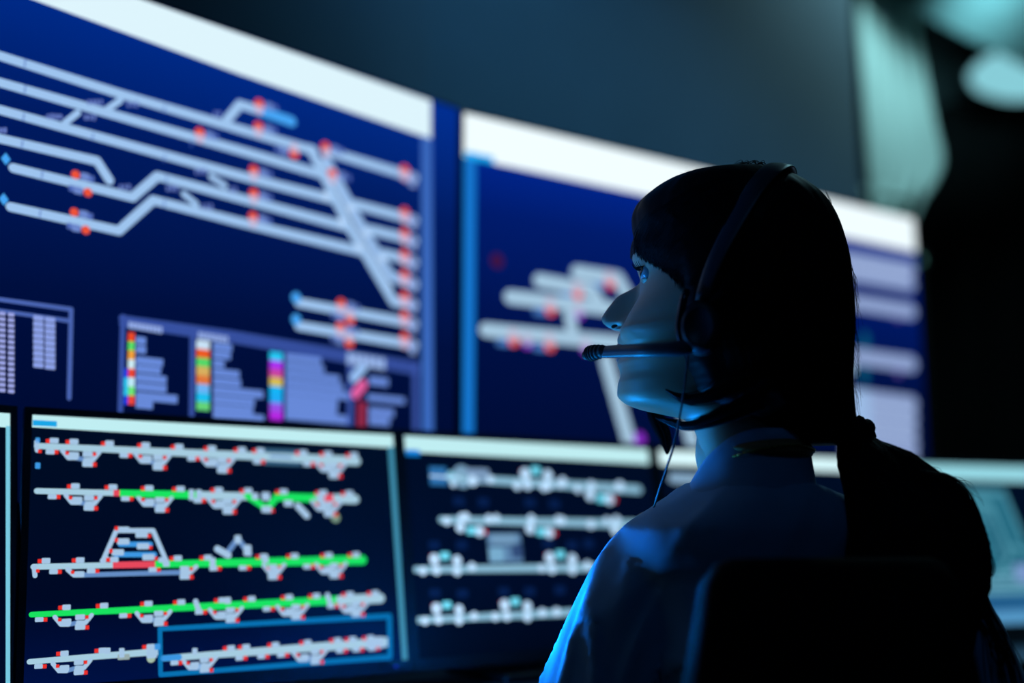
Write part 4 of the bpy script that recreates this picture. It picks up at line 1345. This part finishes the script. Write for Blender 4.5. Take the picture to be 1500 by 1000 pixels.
for k, p_ in enumerate(bp):
    t = (bp[min(60, k + 1)] - bp[max(0, k - 1)]).normalized()
    o_ = (p_ - cen); o_ = (o_ - t * o_.dot(t)).normalized(); s2 = t.cross(o_).normalized()
    wd_ = .0065 + .0055 * rings[k][3] ** .7; th = .0022
    RR.append([p_ + s2 * wd_ * math.cos(a) * 1 + o_ * th * math.sin(a) for a in np.linspace(0, 2 * math.pi, 16, endpoint=False)])
loft(bm, RR); bmesh.ops.recalc_face_normals(bm, faces=bm.faces[:])
link('headband', bm, hs_m, headset, True)
for sgn in (1, -1):
    c = HP((cupc - HC).dot(D), .098 * sgn, cupc.z)
    bm = bmesh.new()
    add_disc_solid(bm, c, LF * sgn, [(.0175, -.002), (.0185, .002), (.018, .008), (.0145, .012), (.0125, .0125), (.0115, .0112), (.0005, .0112)], 40, xdir=UP, sx=1.32, sy=1)
    cup = link('ear_cup', bm, hs_m, headset, True)
    bm = bmesh.new()
    rings = []
    for i in range(40):
        a = 2 * math.pi * i / 40
        rings.append([c + (UP * 1.3 * math.cos(a) + D * math.sin(a)) * (.0145 + .005 * math.cos(b_)) + LF * sgn * (-.007 + .006 * math.sin(b_)) for b_ in np.linspace(0, 2 * math.pi, 12, endpoint=False)])
    rings.append(rings[0])
    loft(bm, rings, cap=False); bmesh.ops.remove_doubles(bm, verts=bm.verts[:], dist=1e-6); bmesh.ops.recalc_face_normals(bm, faces=bm.faces[:])
    link('ear_cushion', bm, pad_m, cup, True)
    bm = bmesh.new()
    add_tube(bm, [c + UP * .034 + D * .012 - LF * sgn * .0, c + UP * .026 + D * .014 + LF * sgn * .006, c + UP * .0 + D * .019 + LF * sgn * .006, c - UP * .02 + D * .017 + LF * sgn * .004], [.0038, .0038, .003, .002], 10, 16, round_ends=True)
    link('yoke', bm, mat('headset_metal', (62, 66, 74), .25, .6, .9), cup, True)
bm = bmesh.new()
bpx = [(1018, 500, .103), (1000, 509, .104), (975, 512, .101), (945, 513, .092), (915, 514, .074), (893, 515, .060), (876, 516, .051)]
add_tube(bm, [SV(*q) for q in bpx], [.0084, .0076, .0068, .0066, .0064, .0062, .0054], 16, 40, squash=(LF, .6), round_ends=True)
boom = link('microphone_boom', bm, hs_m, headset, True)
bm = bmesh.new()
mp = [SV(884, 514, .056), SV(872, 516, .050), SV(864, 518, .046), SV(859, 520, .044)]
q = catmull([(*p_, r_) for p_, r_ in zip(mp, (.0058, .0074, .0074, .0052))], 30)
pts, rads = [], []
for i, v in enumerate(q):
    pts.append(Vector(v[:3])); rads.append(v[3] * (1 + .10 * math.sin(i * 1.5)))
add_tube(bm, pts, rads, 20, squash=(LF, .8), round_ends=True)
link('microphone', bm, foam_m, boom, True)
bm = bmesh.new()
add_tube(bm, [SV(1008, 512, .1), SV(1005, 545, .095), SV(1000, 585, .088), SV(988, 648, .07), SV(975, 690, .05), SV(963, 726, .03), SV(952, 770, .0), SV(950, 830, -.03)], .0011, 8, 60)
link('cable', bm, mat('cable_rubber', (40, 44, 60), .45, .5), headset, True)

# ------------------------------------------------------------------ office chair
chm = mat('chair_fabric', (13, 14, 16), .9, .15, noise_scale=200, noise_amt=.2, bump=.3, bump_scale=800)
CF = Vector((-.30, .954, 0)).normalized(); CR = Vector((CF.y, -CF.x, 0))
ccen = TOR + BODY_B * .02; ccen.z = 0
chair = empty('office_chair', (ccen.x, ccen.y, 0), 'black office chair with a tall fabric backrest behind the woman', 'chair')
bpos = ccen - CF * .245
tl = hit(1036, 818, Vector((bpos.x, bpos.y, 0)), CF)
left_a = (tl - bpos).dot(CR); ztop = tl.z
bm = bmesh.new()
rings = []
hw = .118; cxa = left_a + hw
for z, w_, d_ in ((ztop, .092, .010), (ztop - .005, .106, .017), (ztop - .02, .118, .022), (ztop - .06, .126, .025), (ztop - .12, .138, .028), (ztop - .2, .17, .03), (ztop - .30, .205, .032), (ztop - .38, .205, .03), (ztop - .42, .17, .022)):
    ring = []
    for i in range(48):
        a = 2 * math.pi * i / 48; ca, sa = math.cos(a), math.sin(a)
        x = (w_) * math.copysign(abs(ca) ** .35, ca); y = d_ * math.copysign(abs(sa) ** .6, sa)
        ring.append(Vector((bpos.x, bpos.y, 0)) + CR * (cxa + x) + CF * (y + .10 * (x * x) / .06 * .35 - (ztop - z) * .0) + UP * z)
    rings.append(ring)
loft(bm, rings); bmesh.ops.recalc_face_normals(bm, faces=bm.faces[:])
link('backrest', bm, chm, chair, True)
sc_ = ccen + CR * (cxa * .35)
bm = bmesh.new()
add_box(bm, sc_ + UP * .415 - CF * .0, (.24, .235, .04), CR, CF, UP, .03, 4); link('seat', bm, chm, chair, True)
bm = bmesh.new()
add_tube(bm, [sc_ - CF * .1 + UP * .37, sc_ - CF * .27 + UP * .38, bpos + CR * cxa - CF * .05 + UP * .52, bpos + CR * cxa - CF * .04 + UP * .72], .022, 12, 20, squash=(CF, .6)); link('back_support', bm, black_plastic, chair, True)
for sd in (-1, 1):
    b0 = sc_ + CR * .25 * sd
    bm = bmesh.new()
    add_tube(bm, [b0 + UP * .40, b0 + CR * .05 * sd + UP * .42, b0 + CR * .055 * sd + UP * .60], .014, 10, 14)
    add_box(bm, b0 + CR * .055 * sd + UP * .612, (.035, .11, .014), CR, CF, UP, .01, 3)
    link('armrest', bm, black_plastic, chair)
bm = bmesh.new(); add_tube(bm, [sc_ + UP * .385, sc_ + UP * .22], .026, 16); add_tube(bm, [sc_ + UP * .23, sc_ + UP * .10], .034, 16); link('gas_lift', bm, dark_metal, chair)
for k in range(5):
    a = 2 * math.pi * k / 5 + .3; d_ = Vector((math.cos(a), math.sin(a), 0))
    bm = bmesh.new(); add_tube(bm, [sc_ + UP * .11, sc_ + d_ * .16 + UP * .10, sc_ + d_ * .29 + UP * .075], [.03, .024, .016], 10, 8); lg = link('leg', bm, black_plastic, chair, True)
    bm = bmesh.new(); s_ = d_.cross(UP)
    for o_ in (-.013, .013): add_disc_solid(bm, sc_ + d_ * .29 + UP * .028 + s_ * o_, s_, [(.002, -.008), (.026, -.008), (.028, -.004), (.028, .004), (.026, .008), (.002, .008)], 20)
    add_tube(bm, [sc_ + d_ * .29 + UP * .028, sc_ + d_ * .29 + UP * .08], .006, 8)
    link('caster', bm, black_plastic, lg)

# ------------------------------------------------------------------ view
SC.view_settings.view_transform = 'Standard'
SC.view_settings.look = 'None'
SC.view_settings.exposure = 0
SC.view_settings.gamma = 1
SC.view_settings.use_curve_mapping = False
